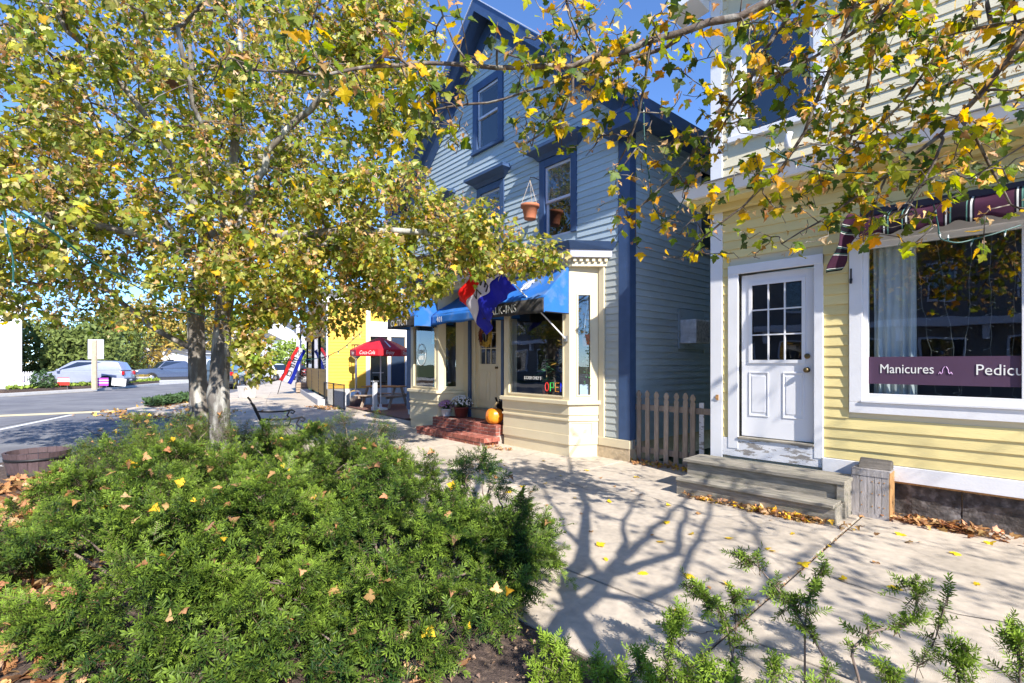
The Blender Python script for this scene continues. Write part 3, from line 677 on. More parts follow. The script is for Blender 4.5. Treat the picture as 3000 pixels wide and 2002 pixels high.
# roof, rake boards, soffits
zA = EZ+BW/2*SL
def rk(x): return zA-abs(x-AP)*SL
for s in (1,-1):
    e = AP+s*(BW/2+.42)
    R1 = [(AP, zA+.02),(e, rk(e)+.02),(e, rk(e)+.14),(AP, zA+.14+.03)]
    MB().prism_y(R1, -.42, 11.4).build('roof', MATS['grey_shingle'], BH)
    MB().prism_y([(AP, zA+.175),(e+s*.03, rk(e)+.145),(e+s*.03, rk(e)+.165),(AP, zA+.20)], -.47, -.30).build('drip_edge', LAV, BH)
    MB().prism_y([(AP, zA-.10),(e, rk(e)-.10),(e, rk(e)+.14),(AP, zA+.165)], -.455, -.425).build('rake_fascia', BLUED, BH)
    MB().prism_y([(AP, zA-.02),(e, rk(e)-.02),(e, rk(e)+.018),(AP, zA+.018)], -.424, -.04).build('rake_soffit', BLUED, BH)
    MB().prism_y([(AP, zA-.06),(e-s*.3, rk(e-s*.3)-.06),(e-s*.3, rk(e-s*.3)-.02),(AP, zA-.021)], -.40, -.2).build('rake_moulding', BLUED, BH)
    MB().prism_y([(AP, zA-.40),(e-s*.42, rk(e-s*.42)-.40),(e-s*.42, rk(e-s*.42)-.021),(AP, zA-.021)], -.038, -.002).build('rake_board', BLUED, BH)
    x0_, x1_ = sorted((e, AP+s*BW/2)); 
    bx('eave_soffit', BLUED, BH, x0_, x1_, -.42, 11.4, rk(e)-.06, rk(e)+.0)
    MB().box(*sorted((e+s*.002, e+s*.03)), -.42, 11.4, rk(e)-.10, rk(e)+.12).build('eave_fascia', BLUED, BH)
    bx('eave_return', BLUED, BH, *sorted((e, AP+s*(BW/2-.3))), -.42, -.05, rk(e)-.28, rk(e)-.062, .01)

# ---- storefront: two bays either side of a door
bays = [[(-.60,0),(-.90,-.45),(-2.62,-.45),(-2.92,0)], [(-4.62,0),(-4.98,-.45),(-6.25,-.45),(-6.7,0)]]
def offs(poly, d):
    c = np.array([np.mean([p[0] for p in poly]), 0.]); out = []
    n = len(poly)
    for i,p in enumerate(poly):
        if i in (0,n-1): sx = 1 if p[0] > c[0] else -1; out.append((p[0]+sx*d*.9, p[1]))
        else: sx = 1 if p[0] > c[0] else -1; out.append((p[0]+sx*d*.45, p[1]-d))
    return out
layers = [('plinth',-.05,.20,.0), ('base_board',.20,.36,.022), ('base_panel',.36,.60,.012), ('base_moulding',.60,.635,.035), ('base_panel',.635,.86,.012), ('apron',.70,.875,.03), ('window_sill',.88,.945,.085)]
def faceloc(a, b):
    a = np.array(a); b = np.array(b); d = b-a; L_ = np.linalg.norm(d); d = d/L_; n = np.array([d[1],-d[0]])
    if n[1] > 0 and abs(n[1]) > .2: n = -n
    return a, d, n, L_
def facebox(mb, a, d, n, s0, s1, o0, o1, z0, z1):
    P = [a+d*s0+n*o0, a+d*s1+n*o0, a+d*s1+n*o1, a+d*s0+n*o1]
    mb.prism([tuple(p) for p in P], z0, z1)
for bi, B in enumerate(bays):
    zb = -.05 if bi==0 else 0.
    for nm,z0,z1,d in layers:
        MB().prism(offs(B,d), z0, z1).build(nm, BEIGE, BH, bevel=.004)
    zt = [2.74, 2.72]
    for k in range(3):
        a, d, n, L_ = faceloc(B[k], B[k+1])
        if k == 1: m0, m1, zg0, zg1 = .13, .13, 1.0, 2.62
        else: m0, m1, zg0, zg1 = .15, .15, 1.02, 2.75
        if k==0 and bi==0: m0, m1 = .16,.13
        mb = MB(); facebox(mb,a,d,n,0,m0,-.06,0,.945,zg1); facebox(mb,a,d,n,L_-m1,L_,-.06,0,.945,zg1); facebox(mb,a,d,n,m0,L_-m1,-.06,0,.945,zg0); facebox(mb,a,d,n,0,L_,-.06,0,zg1,3.20)
        mb.build('window_frame', BEIGE, BH)
        mb = MB(); facebox(mb,a,d,n,m0-.005,m0+.022,-.03,.012,zg0,zg1); facebox(mb,a,d,n,L_-m1-.022,L_-m1+.005,-.03,.012,zg0,zg1); facebox(mb,a,d,n,m0+.022,L_-m1-.022,-.03,.012,zg0-.005,zg0+.02); facebox(mb,a,d,n,m0+.022,L_-m1-.022,-.03,.012,zg1-.02,zg1+.005)
        mb.build('window_bead', BEIGE, BH)
        p0 = a+d*m0-n*.03; p1 = a+d*(L_-m1)-n*.03
        MB().add([(*p0,zg0),(*p1,zg0),(*p1,zg1),(*p0,zg1)],[(0,1,2,3)]).build('pane', GLASS, BH)
# panel moulding on the angled right face of the near bay
a,d,n,L_ = faceloc(bays[0][0], bays[0][1]); mb = MB(); facebox(mb,a,d,n,.14,.155,.0125,.02,.30,.56); facebox(mb,a,d,n,.14,.50,.0125,.02,.56,.575); mb.build('panel_moulding', BEIGE, BH)
# pilaster between bay and clapboards, and at the far end
bx('pilaster', BEIGE, BH, -.60, -.49, -.05, .02, .335, 3.25, .003); bx('pilaster', BEIGE, BH, -6.95, -6.72, -.05, .02, .2, 3.25, .003)
# entrance between the bays
bx('entry_wall', BEIGE, BH, -4.63, -4.42, .0, .14, .30, 3.2); bx('entry_wall', BEIGE, BH, -3.16, -2.91, .0, .14, .30, 3.2)
bx('entry_trim', BLUED, BH, -4.42, -4.34, -.02, .12, .30, 3.2, .003); bx('entry_trim', BLUED, BH, -3.24, -3.16, -.02, .12, .30, 3.2, .003)
bx('door_frame', BEIGE, BH, -4.34, -4.21, .03, .14, .58, 2.72); bx('door_frame', BEIGE, BH, -3.39, -3.24, .03, .14, .58, 2.72); bx('door_frame', BEIGE, BH, -4.34, -3.24, .03, .14, 2.72, 3.2)
bx('threshold', WOODG, BH, -4.36, -3.22, -.02, .16, .545, .58, .004); bx('door_step', BEIGE, BH, -4.34, -3.24, .02, .14, .30, .545)
bd = bx('door', BEIGE, BH, -4.21, -3.39, .075, .115, .585, 1.56)
MB().box(-4.21,-4.08,.075,.115,1.56,2.70).box(-3.52,-3.39,.075,.115,1.56,2.70).box(-4.08,-3.52,.075,.115,2.58,2.70).build('door_stile', BEIGE, bd)
mb=MB()
for i in (1,2): mb.box(-4.08+.56*i/3-.01,-4.08+.56*i/3+.01,.08,.105,1.56,2.58)
for i in (1,2): mb.box(-4.08,-3.52,.081,.104,1.56+1.02*i/3-.01,1.56+1.02*i/3+.01)
mb.build('glazing_bar', BEIGE, bd)
for i in range(3):
    for j in range(3):
        xa=-4.08+.56*i/3+.01; xb=-4.08+.56*(i+1)/3-.01; za=1.56+1.02*j/3+.01; zb=1.56+1.02*(j+1)/3-.01
        MB().add([(xa,.095,za),(xb,.095,za),(xb,.095,zb),(xa,.095,zb)],[(0,1,2,3)]).build('pane', GLASS, bd)
for xa in (-4.11,-3.74):
    mb=MB(); w_=.25; mb.box(xa,xa+w_,.066,.076,.75,.765).box(xa,xa+w_,.066,.076,1.40,1.415).box(xa,xa+.015,.066,.076,.765,1.40).box(xa+w_-.015,xa+w_,.066,.076,.765,1.40); mb.build('door_panel', BEIGE, bd)
MB().lathe([(.0,0),(.025,.0),(.027,.012),(.012,.02),(.012,.035),(.026,.045),(.028,.06),(0,.07)],12).build('door_knob', BRASS, bd, True, loc=(-3.46,.075,1.48), rot=(R_(90),0,0))
# shop room behind the glass
MB().box(-6.9,-.3,3.6,3.65,0,3.3).box(-6.95,-6.9,.15,3.6,0,3.3).box(-.35,-.3,.15,3.6,0,3.3).box(-6.9,-.3,.15,3.6,.80,.85).box(-6.9,-.3,.15,3.6,3.2,3.25).build('room', ROOM, BH)
for B in bays: MB().prism([(B[0][0]-.05,.14),(B[1][0]-.06,-.36),(B[2][0]+.06,-.36),(B[3][0]+.05,.14)],.80,.85).build('display_floor', ROOM, BH)
# storefront cornice running over both bays
CP = lambda d: [(-.42+d,0),(-.80+d*.6,-.50-d),(-6.35-d*.6,-.50-d),(-6.85-d,0)]
def ring(name, m, d0, z0, z1, d1=None):
    d1 = d0 if d1 is None else d1
    A = CP(d0); Bq = CP(d1); n = 4
    MB().add([(x,y,z0) for x,y in A]+[(x,y,z1) for x,y in Bq], [(0,1,2,3)]+[(7,6,5,4)]+[(i,i+4,(i+1)%4+4,(i+1)%4) for i in range(4)]).build(name, m, BH)
ring('frieze', BEIGE, -.02, 3.20, 3.335)
mb_d = []
for (p,q) in ((CP(.0)[0],CP(.0)[1]),(CP(.0)[1],CP(.0)[2])):
    a,d,n,L_ = faceloc(p,q); s=.03
    while s < L_-.05:
        mb=MB(); facebox(mb,a,d,n,s,s+.05,-.03,.03,3.27,3.332); mb.build('dentil', BEIGE, BH); s += .105
ring('fascia', LAV, .07, 3.336, 3.45, .10)
ring('crown_moulding', BLUED, .12, 3.451, 3.57, .22)
ring('cornice_roof', MATS['grey_flashing'], .20, 3.571, 3.60, -.1)

# ---- blue awnings, each a thing of its own
def awning(name, x0, x1, ytop, yfr, ztop, zfr, zv, label, words, skirt=AWNK):
    o = empty(name, bw(0,0,0), R_(-3), label, 'awning', 'blue storefront awnings')
    def f(u,v): return (x0+(x1-x0)*u, ytop+(yfr-ytop)*v, ztop+(zfr-ztop)*v-.03*math.sin(v*PI)*(.5+.5*abs(math.sin(u*PI*2)))-.008*math.sin(u*17))
    sheet('canopy', AWNB, o, f, 24, 8, 1, 1)
    for xs_ in (x0, x1):
        MB().add([(xs_-.002,ytop,ztop-.003),(xs_-.002,yfr,zfr),(xs_-.002,yfr,zv),(xs_-.002,ytop,zv),(xs_+.002,ytop,ztop-.003),(xs_+.002,yfr,zfr),(xs_+.002,yfr,zv),(xs_+.002,ytop,zv)],[(0,1,2,3),(7,6,5,4),(0,4,5,1),(1,5,6,2),(2,6,7,3),(3,7,4,0)]).build('side_panel', AWNB, o)
    def s(u,v): return (x0+(x1-x0)*u, yfr-.006-.012*math.sin(u*23+v)*v, zfr-(zfr-zv)*v-.012*v*math.sin(u*PI*5))
    va = sheet('valance', skirt, o, s, 40, 4, 1, 1)
    for (t, xx, sz, kx) in words: text('lettering', t, INK, va, (xx, yfr-.026, zv+.045), sz, depth=.001, sx=kx, sp=1.08)
    MB().tube([(x0,yfr+.02,zv+.01),(x1,yfr+.02,zv+.01)],.01,6).tube([(x0,yfr+.02,zv+.01),(x0,ytop,zv+.01)],.01,6).tube([(x1,yfr+.02,zv+.01),(x1,ytop,zv+.01)],.01,6).build('frame', IRON, o)
    return o
awning('shop_awning', -2.60, -.90, -.47, -1.05, 3.19, 2.63, 2.40, 'blue sloping awning lettered WALK-INS over the bay nearest the picket fence', [('WALK-INS', -2.46, .20, .93)])
awning('shop_awning', -6.28, -5.02, -.47, -1.05, 3.19, 2.63, 2.40, 'blue sloping awning over the far bay beside the brick patio', [('CUSTOM', -6.10, .20, .93)])
awning('shop_awning', -4.98, -2.64, -.03, -.62, 3.15, 2.66, 2.45, 'blue awning set back over the wreathed shop door', [('401', -4.75, .17, .9), ('&', -3.3, .16, .9)], AWNB)
# a scribbled white emblem on the near awning
rr = random.Random(12); mb = MB()
for k in range(7):
    pts=[]; a0=rr.uniform(0,6)
    for i in range(14):
        u = -1.62+.13*math.cos(a0+i*.5+k)*(1-.04*i)+rr.uniform(-.02,.02); v=.45+.16*math.sin(a0*2+i*.45)+rr.uniform(-.02,.02)
        pts.append((u,-.47-.58*v-.012,3.19-.56*v+.012))
    mb.tube(pts,.0035,4)
em = mb.build('awning_emblem', INK, [o for o in bpy.data.objects if o.name=='shop_awning'][0])

# ---- flag on a slanted pole
fl = empty('open_flag', bw(-.95,-.47,1.99), R_(-3), 'red white and blue OPEN flag drooping from slanted white pole on the bay corner', 'flag')
P0 = np.array([0,-.02,.0]); P1 = np.array([-.90,-1.04,1.46])
MB().tube([P0,P1],.012,8).build('pole', WHITE, fl)
MB().box(-.03,.03,-.03,.02,-.05,.05).build('bracket', CHROME, fl, bevel=.006)
FL3 = []
FRED = leaf_mat('flag_red', False, .35); FWHT = leaf_mat('flag_white', False, .3); FBLU = leaf_mat('flag_blue', False, .45)
def flagpt(u, v):      # u down the pole from the tip, v out along the cloth: lifted by the breeze, then hanging in folds
    base = P1*(1.0-u*.36)
    w = math.sin(v*11+u*3)*.6+math.sin(v*19-u*5)*.4
    x = -.88*v-.05*u*v+.035*w*v; y = .07*w*(.25+v)+.12*v*v; z = -.10*v-.50*v*v-.06*u+.035*math.sin(v*12+u*7)*v
    return (base[0]+x, base[1]+y, base[2]+z)
for nm, m, c, v0, v1 in (('red_stripe',FRED,(.80,.02,.02,1),0.0,.36),('white_stripe',FWHT,(.72,.70,.78,1),.36,.66),('blue_stripe',FBLU,(.03,.04,.50,1),.66,1.15)):
    o = sheet(nm, m, fl, lambda a,b,v0=v0,v1=v1: flagpt(v0*.95+(v1-v0)*.95*b, a*1.12), 30, 8, 1, 1, .002); o.color = c
def flagtext():
    # the dark letters run along the white stripe
    mb = MB()
    def q(a,b): 
        p = flagpt((.36+.30*b)*.95, a*1.12); return (p[0],p[1]-.014,p[2]+.004)
    x = .10
    def stroke(pts,x0):
        mb.tube([q(x0+.13*a,.18+.64*b) for a,b in pts],.016,4)
    for ch in 'OPEN':
        if ch=='O': stroke([(0,0),(0,1),(.8,1),(.8,0),(0,0)],x)
        if ch=='P': stroke([(0,1),(0,0),(.8,0),(.8,.5),(0,.5)],x)
        if ch=='E': stroke([(.8,0),(0,0),(0,1),(.8,1)],x); stroke([(0,.5),(.6,.5)],x)
        if ch=='N': stroke([(0,1),(0,0),(.8,1),(.8,0)],x)
        x += .17
    mb.build('lettering', IRON, fl)
flagtext()

# ---- brick steps
BS = empty('brick_steps', bw(0,0,0), R_(-3), 'two red brick steps in front of the beige shop door', 'steps')
rr = random.Random(21)
BR_L, BR_H, BR_W, MJ = .205, .058, .098, .010
bmesh_cache = {}
def brick(x0,x1,y0,y1,z0,z1):
    j=lambda: rr.uniform(-.003,.003)
    MB().hexa([(x0+j(),y0+j(),z0),(x1+j(),y0+j(),z0),(x1+j(),y1+j(),z0),(x0+j(),y1+j(),z0),(x0+j(),y0+j(),z1+j()),(x1+j(),y0+j(),z1+j()),(x1+j(),y1+j(),z1+j()),(x0+j(),y1+j(),z1+j())]).build('brick', BRICK, BS, bevel=.004)
# lower step: a rowlock course of headers
x = -5.12
while x < -2.75:
    brick(x, x+.062, -.95, -.745, .07, .155); brick(x, x+.062, -.742, -.56, .07, .152); x += .071
x = -5.10
while x < -2.80: brick(x, min(x+BR_L,-2.70), -.94, -.85, -.02, .062); x += BR_L+MJ
for y in (-.84,-.73,-.62): brick(-2.80,-2.70,y,y+.098,-.02,.062)
brick(-2.73,-2.62,-.94,-.75,.07,.15); brick(-2.73,-2.62,-.74,-.55,.07,.15)
MB().box(-5.10,-2.72,-.935,-.2,-.05,.148).build('mortar', MORTAR, BS)
# upper step
for r_, z in enumerate((.16,.228,.296)):
    x = -5.05+(0 if r_%2 else -.10)
    while x < -2.76:
        a = max(x,-5.05); b = min(x+(BR_L if r_<2 else BR_L), -2.74)
        if b-a > .03: brick(a,b,-.56,-.465,z,z+BR_H)
        x += BR_L+MJ
    for y in (-.455,-.345,-.235,-.125): brick(-2.84,-2.74,y,y+.10,z,z+BR_H)
x = -5.05
for i in range(11):
    for j in range(4):
        brick(x, x+.20, -.45+.11*j, -.35+.11*j, .32, .360)
    x += .21
MB().box(-5.04,-2.75,-.555,-.0,.10,.352).build('mortar', MORTAR, BS)

# ---- pumpkin, pots, wreath and other small things at the door
def pumpkin(loc, r, h):
    o = empty('pumpkin', loc, .3, 'plump orange pumpkin with pale stem on the top brick step', 'pumpkin')
    prof=[(0.02,.03*h)]+[(r*math.sin(PI*t)**.62, h*(.5-.5*math.cos(PI*t))) for t in [.08,.16,.25,.35,.45,.55,.65,.75,.84,.92]]+[(.02,h*.95)]
    MB().lathe(prof, 60, wob=lambda a,z: 1-.055*abs(math.sin(a*5.5))**.5*0-.05*(1-abs(math.cos(a*5.5)))**2).build('body', PUMP, o, True)
    MB().tube([(0,0,h*.93),(.005,0,h*1.05),(.02,.01,h*1.2),(.05,.02,h*1.36),(.055,.02,h*1.40)],[.036,.024,.019,.02,.022],10).build('stem', STEM, o, True)
pumpkin(bw(-2.98,-.40,.362), .185, .31)
sc_ = empty('dark_decoration', bw(-2.99,-.12,.362), 0, 'dark brown feathery decoration leaning behind the pumpkin', 'decoration')
mb = MB(); rr2 = random.Random(4)
for k in range(26):
    a = rr2.uniform(-1.3,1.3); L_ = rr2.uniform(.25,.42); b = np.array([rr2.uniform(-.08,.08),rr2.uniform(-.05,.05),.05+rr2.random()*.1]); e = b+np.array([math.sin(a)*L_*.7, rr2.uniform(-.06,.06), L_*math.cos(a*.6)])
    mb.bar(b,e,.05,.006)
mb.build('feathers', mat('dark_brown_fabric',(.025,.015,.015),.8,.3), sc_)
# ---- hanging terracotta pot
hp = empty('hanging_pot', bw(-2.06,-.28,4.28), 0, 'terracotta pot hanging by cords from a bracket under the upper window', 'flower pot')
MB().lathe([(.0,0),(.105,0),(.112,.02),(.145,.22),(.175,.222),(.178,.275),(.165,.28),(.15,.23),(.10,.18),(0,.18)],24).build('pot', TERRA, hp, True)
mb=MB()
for k in range(3): a=k*2.1; mb.tube([(.17*math.cos(a),.17*math.sin(a),.27),(0,0,.74)],.004,5)
mb.build('cord', mat('pale_cord',(.55,.45,.35),.8), hp)
MB().tube([(0,.30,.80),(0,.1,.82),(0,0,.79),(0,0,.74)],.008,6).tube([(0,.27,.66),(0,.27,.84)],.01,6).build('bracket', IRON, hp)
# ---- wreath on the door
wr = empty('wreath', bw(-3.82,.045,2.17), R_(-3), 'wheat and red leaf wreath hanging on the beige shop door', 'wreath')
def wreath_part(name, m, a0, a1, n, seed):
    rr=random.Random(seed); mb=MB()
    for k in range(n):
        a=rr.uniform(a0,a1); r=rr.uniform(.14,.23); c=np.array([r*math.cos(a), -rr.uniform(.0,.05), r*math.sin(a)*1.12])
        t=a+PI/2+rr.uniform(-.2,.9); d=np.array([math.cos(t),rr.uniform(-.3,.1),math.sin(t)]); d/=np.linalg.norm(d); L_=rr.uniform(.06,.11)
        s=np.cross(d,[0,1,0]); s/=np.linalg.norm(s)+1e-6; w=.013
        mb.add([c, c+d*L_*.5+s*w, c+d*L_, c+d*L_*.5-s*w, c+d*L_*.5+np.array([0,-.012,0])],[(0,1,4),(1,2,4),(2,3,4),(3,0,4)])
    return mb.build(name, m, wr)
wreath_part('wheat', mat('wheat_straw',(.55,.36,.06),.7,.3,30.), -2.6, 2.2, 330, 2)
wreath_part('red_leaves', mat('dark_red_leaf',(.16,.03,.02),.7,.4,30.), 1.9, 3.9, 170, 3)
MB().tube([(.185*math.cos(k*PI/12),-.01,.185*1.1*math.sin(k*PI/12)) for k in range(25)],.022,6).build('ring', WOODO, wr)
# ---- potted mums
def mums(loc, label, r, petal, potm, potprof, seed, leafy=(.05,.10,.03)):
    rr=random.Random(seed); o=empty('potted_mums', loc, 0, label, 'potted plant', 'potted mums on the brick step')
    MB().lathe(potprof,20).build('pot', potm, o, True); h=potprof[-1][1]
    mb=MB(); fb=MB()
    for k in range(420):
        a=rr.uniform(0,2*PI); q=rr.random()**.5; e=rr.uniform(.1,1.0)
        c=np.array([r*q*math.cos(a)*e, r*q*math.sin(a)*e, h-.02+r*.95*math.sqrt(max(0,1-q*q))*e])
        d=np.array([math.cos(a)*q,math.sin(a)*q,.5])+np.array([rr.uniform(-.5,.5) for _ in range(3)]); d/=np.linalg.norm(d); s=np.cross(d,[.3,.2,1]); s/=np.linalg.norm(s); L_=.05
        fb.add([c,c+d*L_*.5+s*.014,c+d*L_,c+d*L_*.5-s*.014],[(0,1,2,3)])
    fb.build('foliage', mat('mum_leaf',leafy,.7,.4,20.) if 'mum_leaf' not in MATS else MATS['mum_leaf'], o)
    for k in range(150):
        a=rr.uniform(0,2*PI); q=rr.random()**.5*.98
        c=np.array([r*q*math.cos(a), r*q*math.sin(a), h+r*.98*math.sqrt(max(0,1-q*q))])
        nrm=np.array([math.cos(a)*q,math.sin(a)*q,math.sqrt(max(0,1-q*q))+.25]); nrm/=np.linalg.norm(nrm); s=np.cross(nrm,[.31,.2,.9]); s/=np.linalg.norm(s); t=np.cross(nrm,s); w=rr.uniform(.016,.024)
        pts=[c+nrm*.012]+[c+(s*math.cos(i*PI/4)+t*math.sin(i*PI/4))*w for i in range(8)]
        mb.add(pts,[(0,i+1,(i+1)%8+1) for i in range(8)])
    mb.build('flowers', petal, o)['kind']='stuff'; return o
PW = mat('white_petal',(.75,.74,.78),.6,.08); PP = mat('purple_petal',(.45,.22,.42),.6,.2)
wpot=[(0,0),(.09,0),(.10,.02),(.125,.15),(.132,.15),(.132,.17),(.11,.17)]
mums(bw(-4.83,-.33,.362),'purple mums in a small white pot on the brick step',.20,PP,WHITE,wpot,5)
mums(bw(-4.42,-.20,.362),'white mums in a dark red pot on the brick step',.27,PW,mat('dark_red_pot',(.16,.035,.03),.5,.1),[(0,0),(.12,0),(.13,.02),(.16,.2),(.168,.2),(.168,.23),(.14,.23)],6)
# ---- things inside the bay windows
neon = empty('neon_sign', bw(-1.56,-.37,1.08), R_(-3), 'multicoloured neon OPEN sign in the lower corner of the near bay window', 'sign')
for ch,c,k in (('O',(1,.05,.03),0),('P',(.05,.8,.12),1),('E',(1,.35,.0),2),('N',(.02,.05,1),3)):
    mb=MB(); x=k*.128; w_,h_=.085,.15
    P={'O':[[(0,0),(0,1),(1,1),(1,0),(0,0)]],'P':[[(0,0),(0,1),(1,1),(1,.45),(0,.45)]],'E':[[(1,0),(0,0),(0,1),(1,1)],[(0,.5),(.8,.5)]],'N':[[(0,0),(0,1),(1,0),(1,1)]]}[ch]
    if ch=='O': P=[[(.5+.5*math.cos(a*PI/8),.5+.5*math.sin(a*PI/8)) for a in range(17)]]
    for pl in P: mb.tube([(x+w_*a,0,h_*b) for a,b in pl],.0075,6)
    mb.build('tube', emit_mat('neon_'+ch,c,.35), neon)
bx('back_plate', IRON, neon, -.04, .50, .02, .035, -.04, .19)
card = empty('window_card', bw(-.80,-.19,.96), R_(0), 'small pale blue card standing at the foot of the narrow bay window', 'card')
bx('card', mat('pale_card',(.55,.68,.80),.6,.03), card, -.075, .075, -.004, .004, .075, .255); card.rotation_euler.z=R_(-3+54)
def plant(name, loc, label, h, r, n, cols, seed, hang=False, pot=True):
    rr=random.Random(seed); o=empty(name, loc, 0, label, 'plant'); fb=MB()
    for k in range(n):
        a=rr.uniform(0,2*PI); q=rr.random()**.7*r; z=h*rr.random()
        c=np.array([q*math.cos(a),q*math.sin(a),z if not hang else -z]); d=np.array([math.cos(a),math.sin(a),rr.uniform(-.8,.5)]); d/=np.linalg.norm(d); s=np.cross(d,[0,0,1]); s/=np.linalg.norm(s)+1e-6; L_=rr.uniform(.03,.06) if hang else rr.uniform(.07,.16); w=L_*.32
        fb.add([c,c+d*L_*.5+s*w,c+d*L_,c+d*L_*.5-s*w],[(0,1,2,3)])
    fb.build('foliage', cols, o)
    if pot: MB().lathe([(0,-.18),(.07,-.18),(.09,.02),(.085,.02)],14).build('pot', TERRA, o, True)
    MB().tube([(0,0,-.1),(0,0,h*.8)] if not hang else [(0,0,-h*.8),(0,0,.1)],.008,5).build('stem', STEM, o)
    return o
IVY = mat('ivy_leaf',(.07,.20,.09),.6,.5,40.); CROT = mat('croton_leaf',(.30,.16,.03),.5,.7,25.,col2=(.10,.22,.03),c2scale=20)
p_ = plant('trailing_ivy', bw(-.80,-.12,2.05), 'trailing ivy hanging on white cords in the narrow bay window', .85, .09, 260, IVY, 3, True, True)
MB().tube([(.07,0,0),(.01,0,.55)],.005,4).tube([(-.07,0,0),(.01,0,.55)],.005,4).tube([(.01,0,.5),(.01,0,.7)],.006,4).build('cord', INK, p_)
plant('leafy_houseplant', bw(-1.22,-.20,1.35), 'tall croton houseplant with red and yellow leaves behind the neon sign', .62, .2, 90, CROT, 7)
plant('leafy_houseplant', bw(-1.95,.05,1.1), 'dark green houseplant in the middle of the near bay window', .55, .14, 90, IVY, 8)
TEAL = mat('teal_cloth',(.02,.52,.48),.6,.15,6.)
dress = empty('dress_form', bw(-5.28,-.20,.86), 0, 'teal dress on a stand in the far bay window', 'dress')
MB().lathe([(.20,0),(.18,.2),(.13,.45),(.10,.55),(.13,.68),(.15,.80),(.09,.88),(.035,.92),(.035,.98),(0,.98)],18,wob=lambda a,z:1+.08*math.sin(a*7)*max(0,.5-z)).build('dress', TEAL, dress, True)
sg = empty('window_sign', bw(-5.28,-.32,2.15), R_(-3), 'teal hanging sign at the top of the far bay window', 'sign')
MB().prism_y([(-.22,-.12),(.22,-.12),(.20,.0),(.12,.12),(-.12,.12),(-.20,.0)],0,.02).build('board', TEAL, sg); MB().box(-.15,-.11,-.006,-.001,-.08,.0).box(-.06,-.02,-.006,-.001,-.08,.0).box(.02,.06,-.006,-.001,-.08,.0).box(.10,.14,-.006,-.001,-.08,.0).build('lettering', INK, sg)
ov = empty('window_decal', bw(-5.78,-.435,1.78), R_(-3), 'oval white outline decal on the far bay window glass', 'decal')
MB().tube([(.20*math.cos(k*PI/16),0,.26*math.sin(k*PI/16)) for k in range(33)],.006,4).build('outline', INK, ov)
mb=MB()
for r_,(n_,w_,z_) in enumerate(((7,.22,.02),(6,.20,-.12))):
    for k in range(n_): mb.tube([(-w_/2+w_*k/(n_-1),0,z_),(-w_/2+w_*k/(n_-1),0,z_+.10)],.004,4)
mb.build('lettering', INK, ov)
nt_ = empty('window_lettering', bw(-2.05,-.437,1.28), R_(-3), 'small white handwritten words low on the near bay window', 'lettering')
text('words','$ CASH ONLY $',INK,nt_,(0,0,0),.085,depth=.001,sx=.75)

# ------------------------------------------------------------------ picket fence in the gap
PF = empty('picket_fence', (-3.95, 7.08, 0), R_(-1), 'short weathered grey picket fence closing the gap between blue and yellow houses', 'fence')
pk = MB().prism_y([(-.036,0),(.036,0),(.036,.985),(.042,.99),(.026,1.012),(.028,1.03),(.042,1.055),(.036,1.085),(.016,1.12),(0,1.128),(-.016,1.12),(-.036,1.085),(-.042,1.055),(-.028,1.03),(-.026,1.012),(-.042,.99),(-.036,.985)], -.02, 0).mesh('picket')
rr=random.Random(6)
for x in (-.585,-.455,-.30,-.145,.02,.185,.335,.455):
    o = link('picket', pk, WOODP, PF, (x, -.045+rr.uniform(-.004,.004), rr.uniform(-.01,.01)), (0,R_(rr.uniform(-.8,.8)),0)); o.scale=(1.05,1,rr.uniform(.99,1.02))
bx('picket', WHITEX, PF, .54, .61, -.03, -.01, .02, 1.0); 
bx('rail', WOODP, PF, -.60, .95, -.038, .0, .83, .92, .004); bx('rail', WOODP, PF, -.60, .95, -.038, .0, .15, .245, .004)
# ------------------------------------------------------------------ yellow cafe beyond the patio (its front bends with the street)
CA = math.atan2(.29, -.957)                  # heading of its street front, going away
YC = empty('yellow_cafe', (-18.45, 8.02, 0), 0, 'bright yellow clapboard cafe beyond the red umbrella', 'building')
YC.rotation_euler.z = CA - PI               # local -x runs away along the street, local +y goes into the lot
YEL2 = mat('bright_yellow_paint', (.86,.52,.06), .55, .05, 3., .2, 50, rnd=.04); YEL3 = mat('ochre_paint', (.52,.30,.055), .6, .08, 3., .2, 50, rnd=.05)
bx('wall', YEL2, YC, -9, -.03, 1.6, 9, 0, 4.0)
# side wall toward the patio
clapboards(YC, YEL2, .02, 1.42, .62, 3.75, [], .125, axis='y', y=0., seed=31)
bx('side_wall', YEL2, YC, -.12, -.001, .02, 6.5, .3, 3.9); bx('foundation', CONC2, YC, -.1, .02, .0, 6.5, -.1, .60)
bx('corner_board', WHITE, YC, -.14, .03, -.03, .02, .6, 3.85); bx('corner_board', WHITE, YC, .0, .035, 1.42, 1.58, .0, 3.85)
# glazed entry
for k, yy in enumerate((2.25, 2.95, 3.7)): bx('pilaster', WHITE, YC, .0, .05, yy, yy+.13, .0, 3.3)
bx('door', GLASSD, YC, .001, .012, 1.60, 2.24, .1, 2.6); bx('door', mat('dim_blue_door',(.03,.05,.09),.3), YC, .001, .012, 2.40, 2.94, .1, 2.6); bx('door', GLASSD, YC, .001, .012, 3.1, 3.69, .1, 2.6)
bx('door_bar', CHROME, YC, .02, .05, 1.66, 2.1, 1.18, 1.22)
bx('lintel', WHITE, YC, .0, .06, 1.58, 5.0, 2.62, 3.2)
bx('cornice', WHITE, YC, -9.3, .2, -.35, 5.5, 3.85, 4.05); bx('roof', MATS['grey_shingle'], YC, -9.3, .2, -.35, 8, 4.06, 4.3)
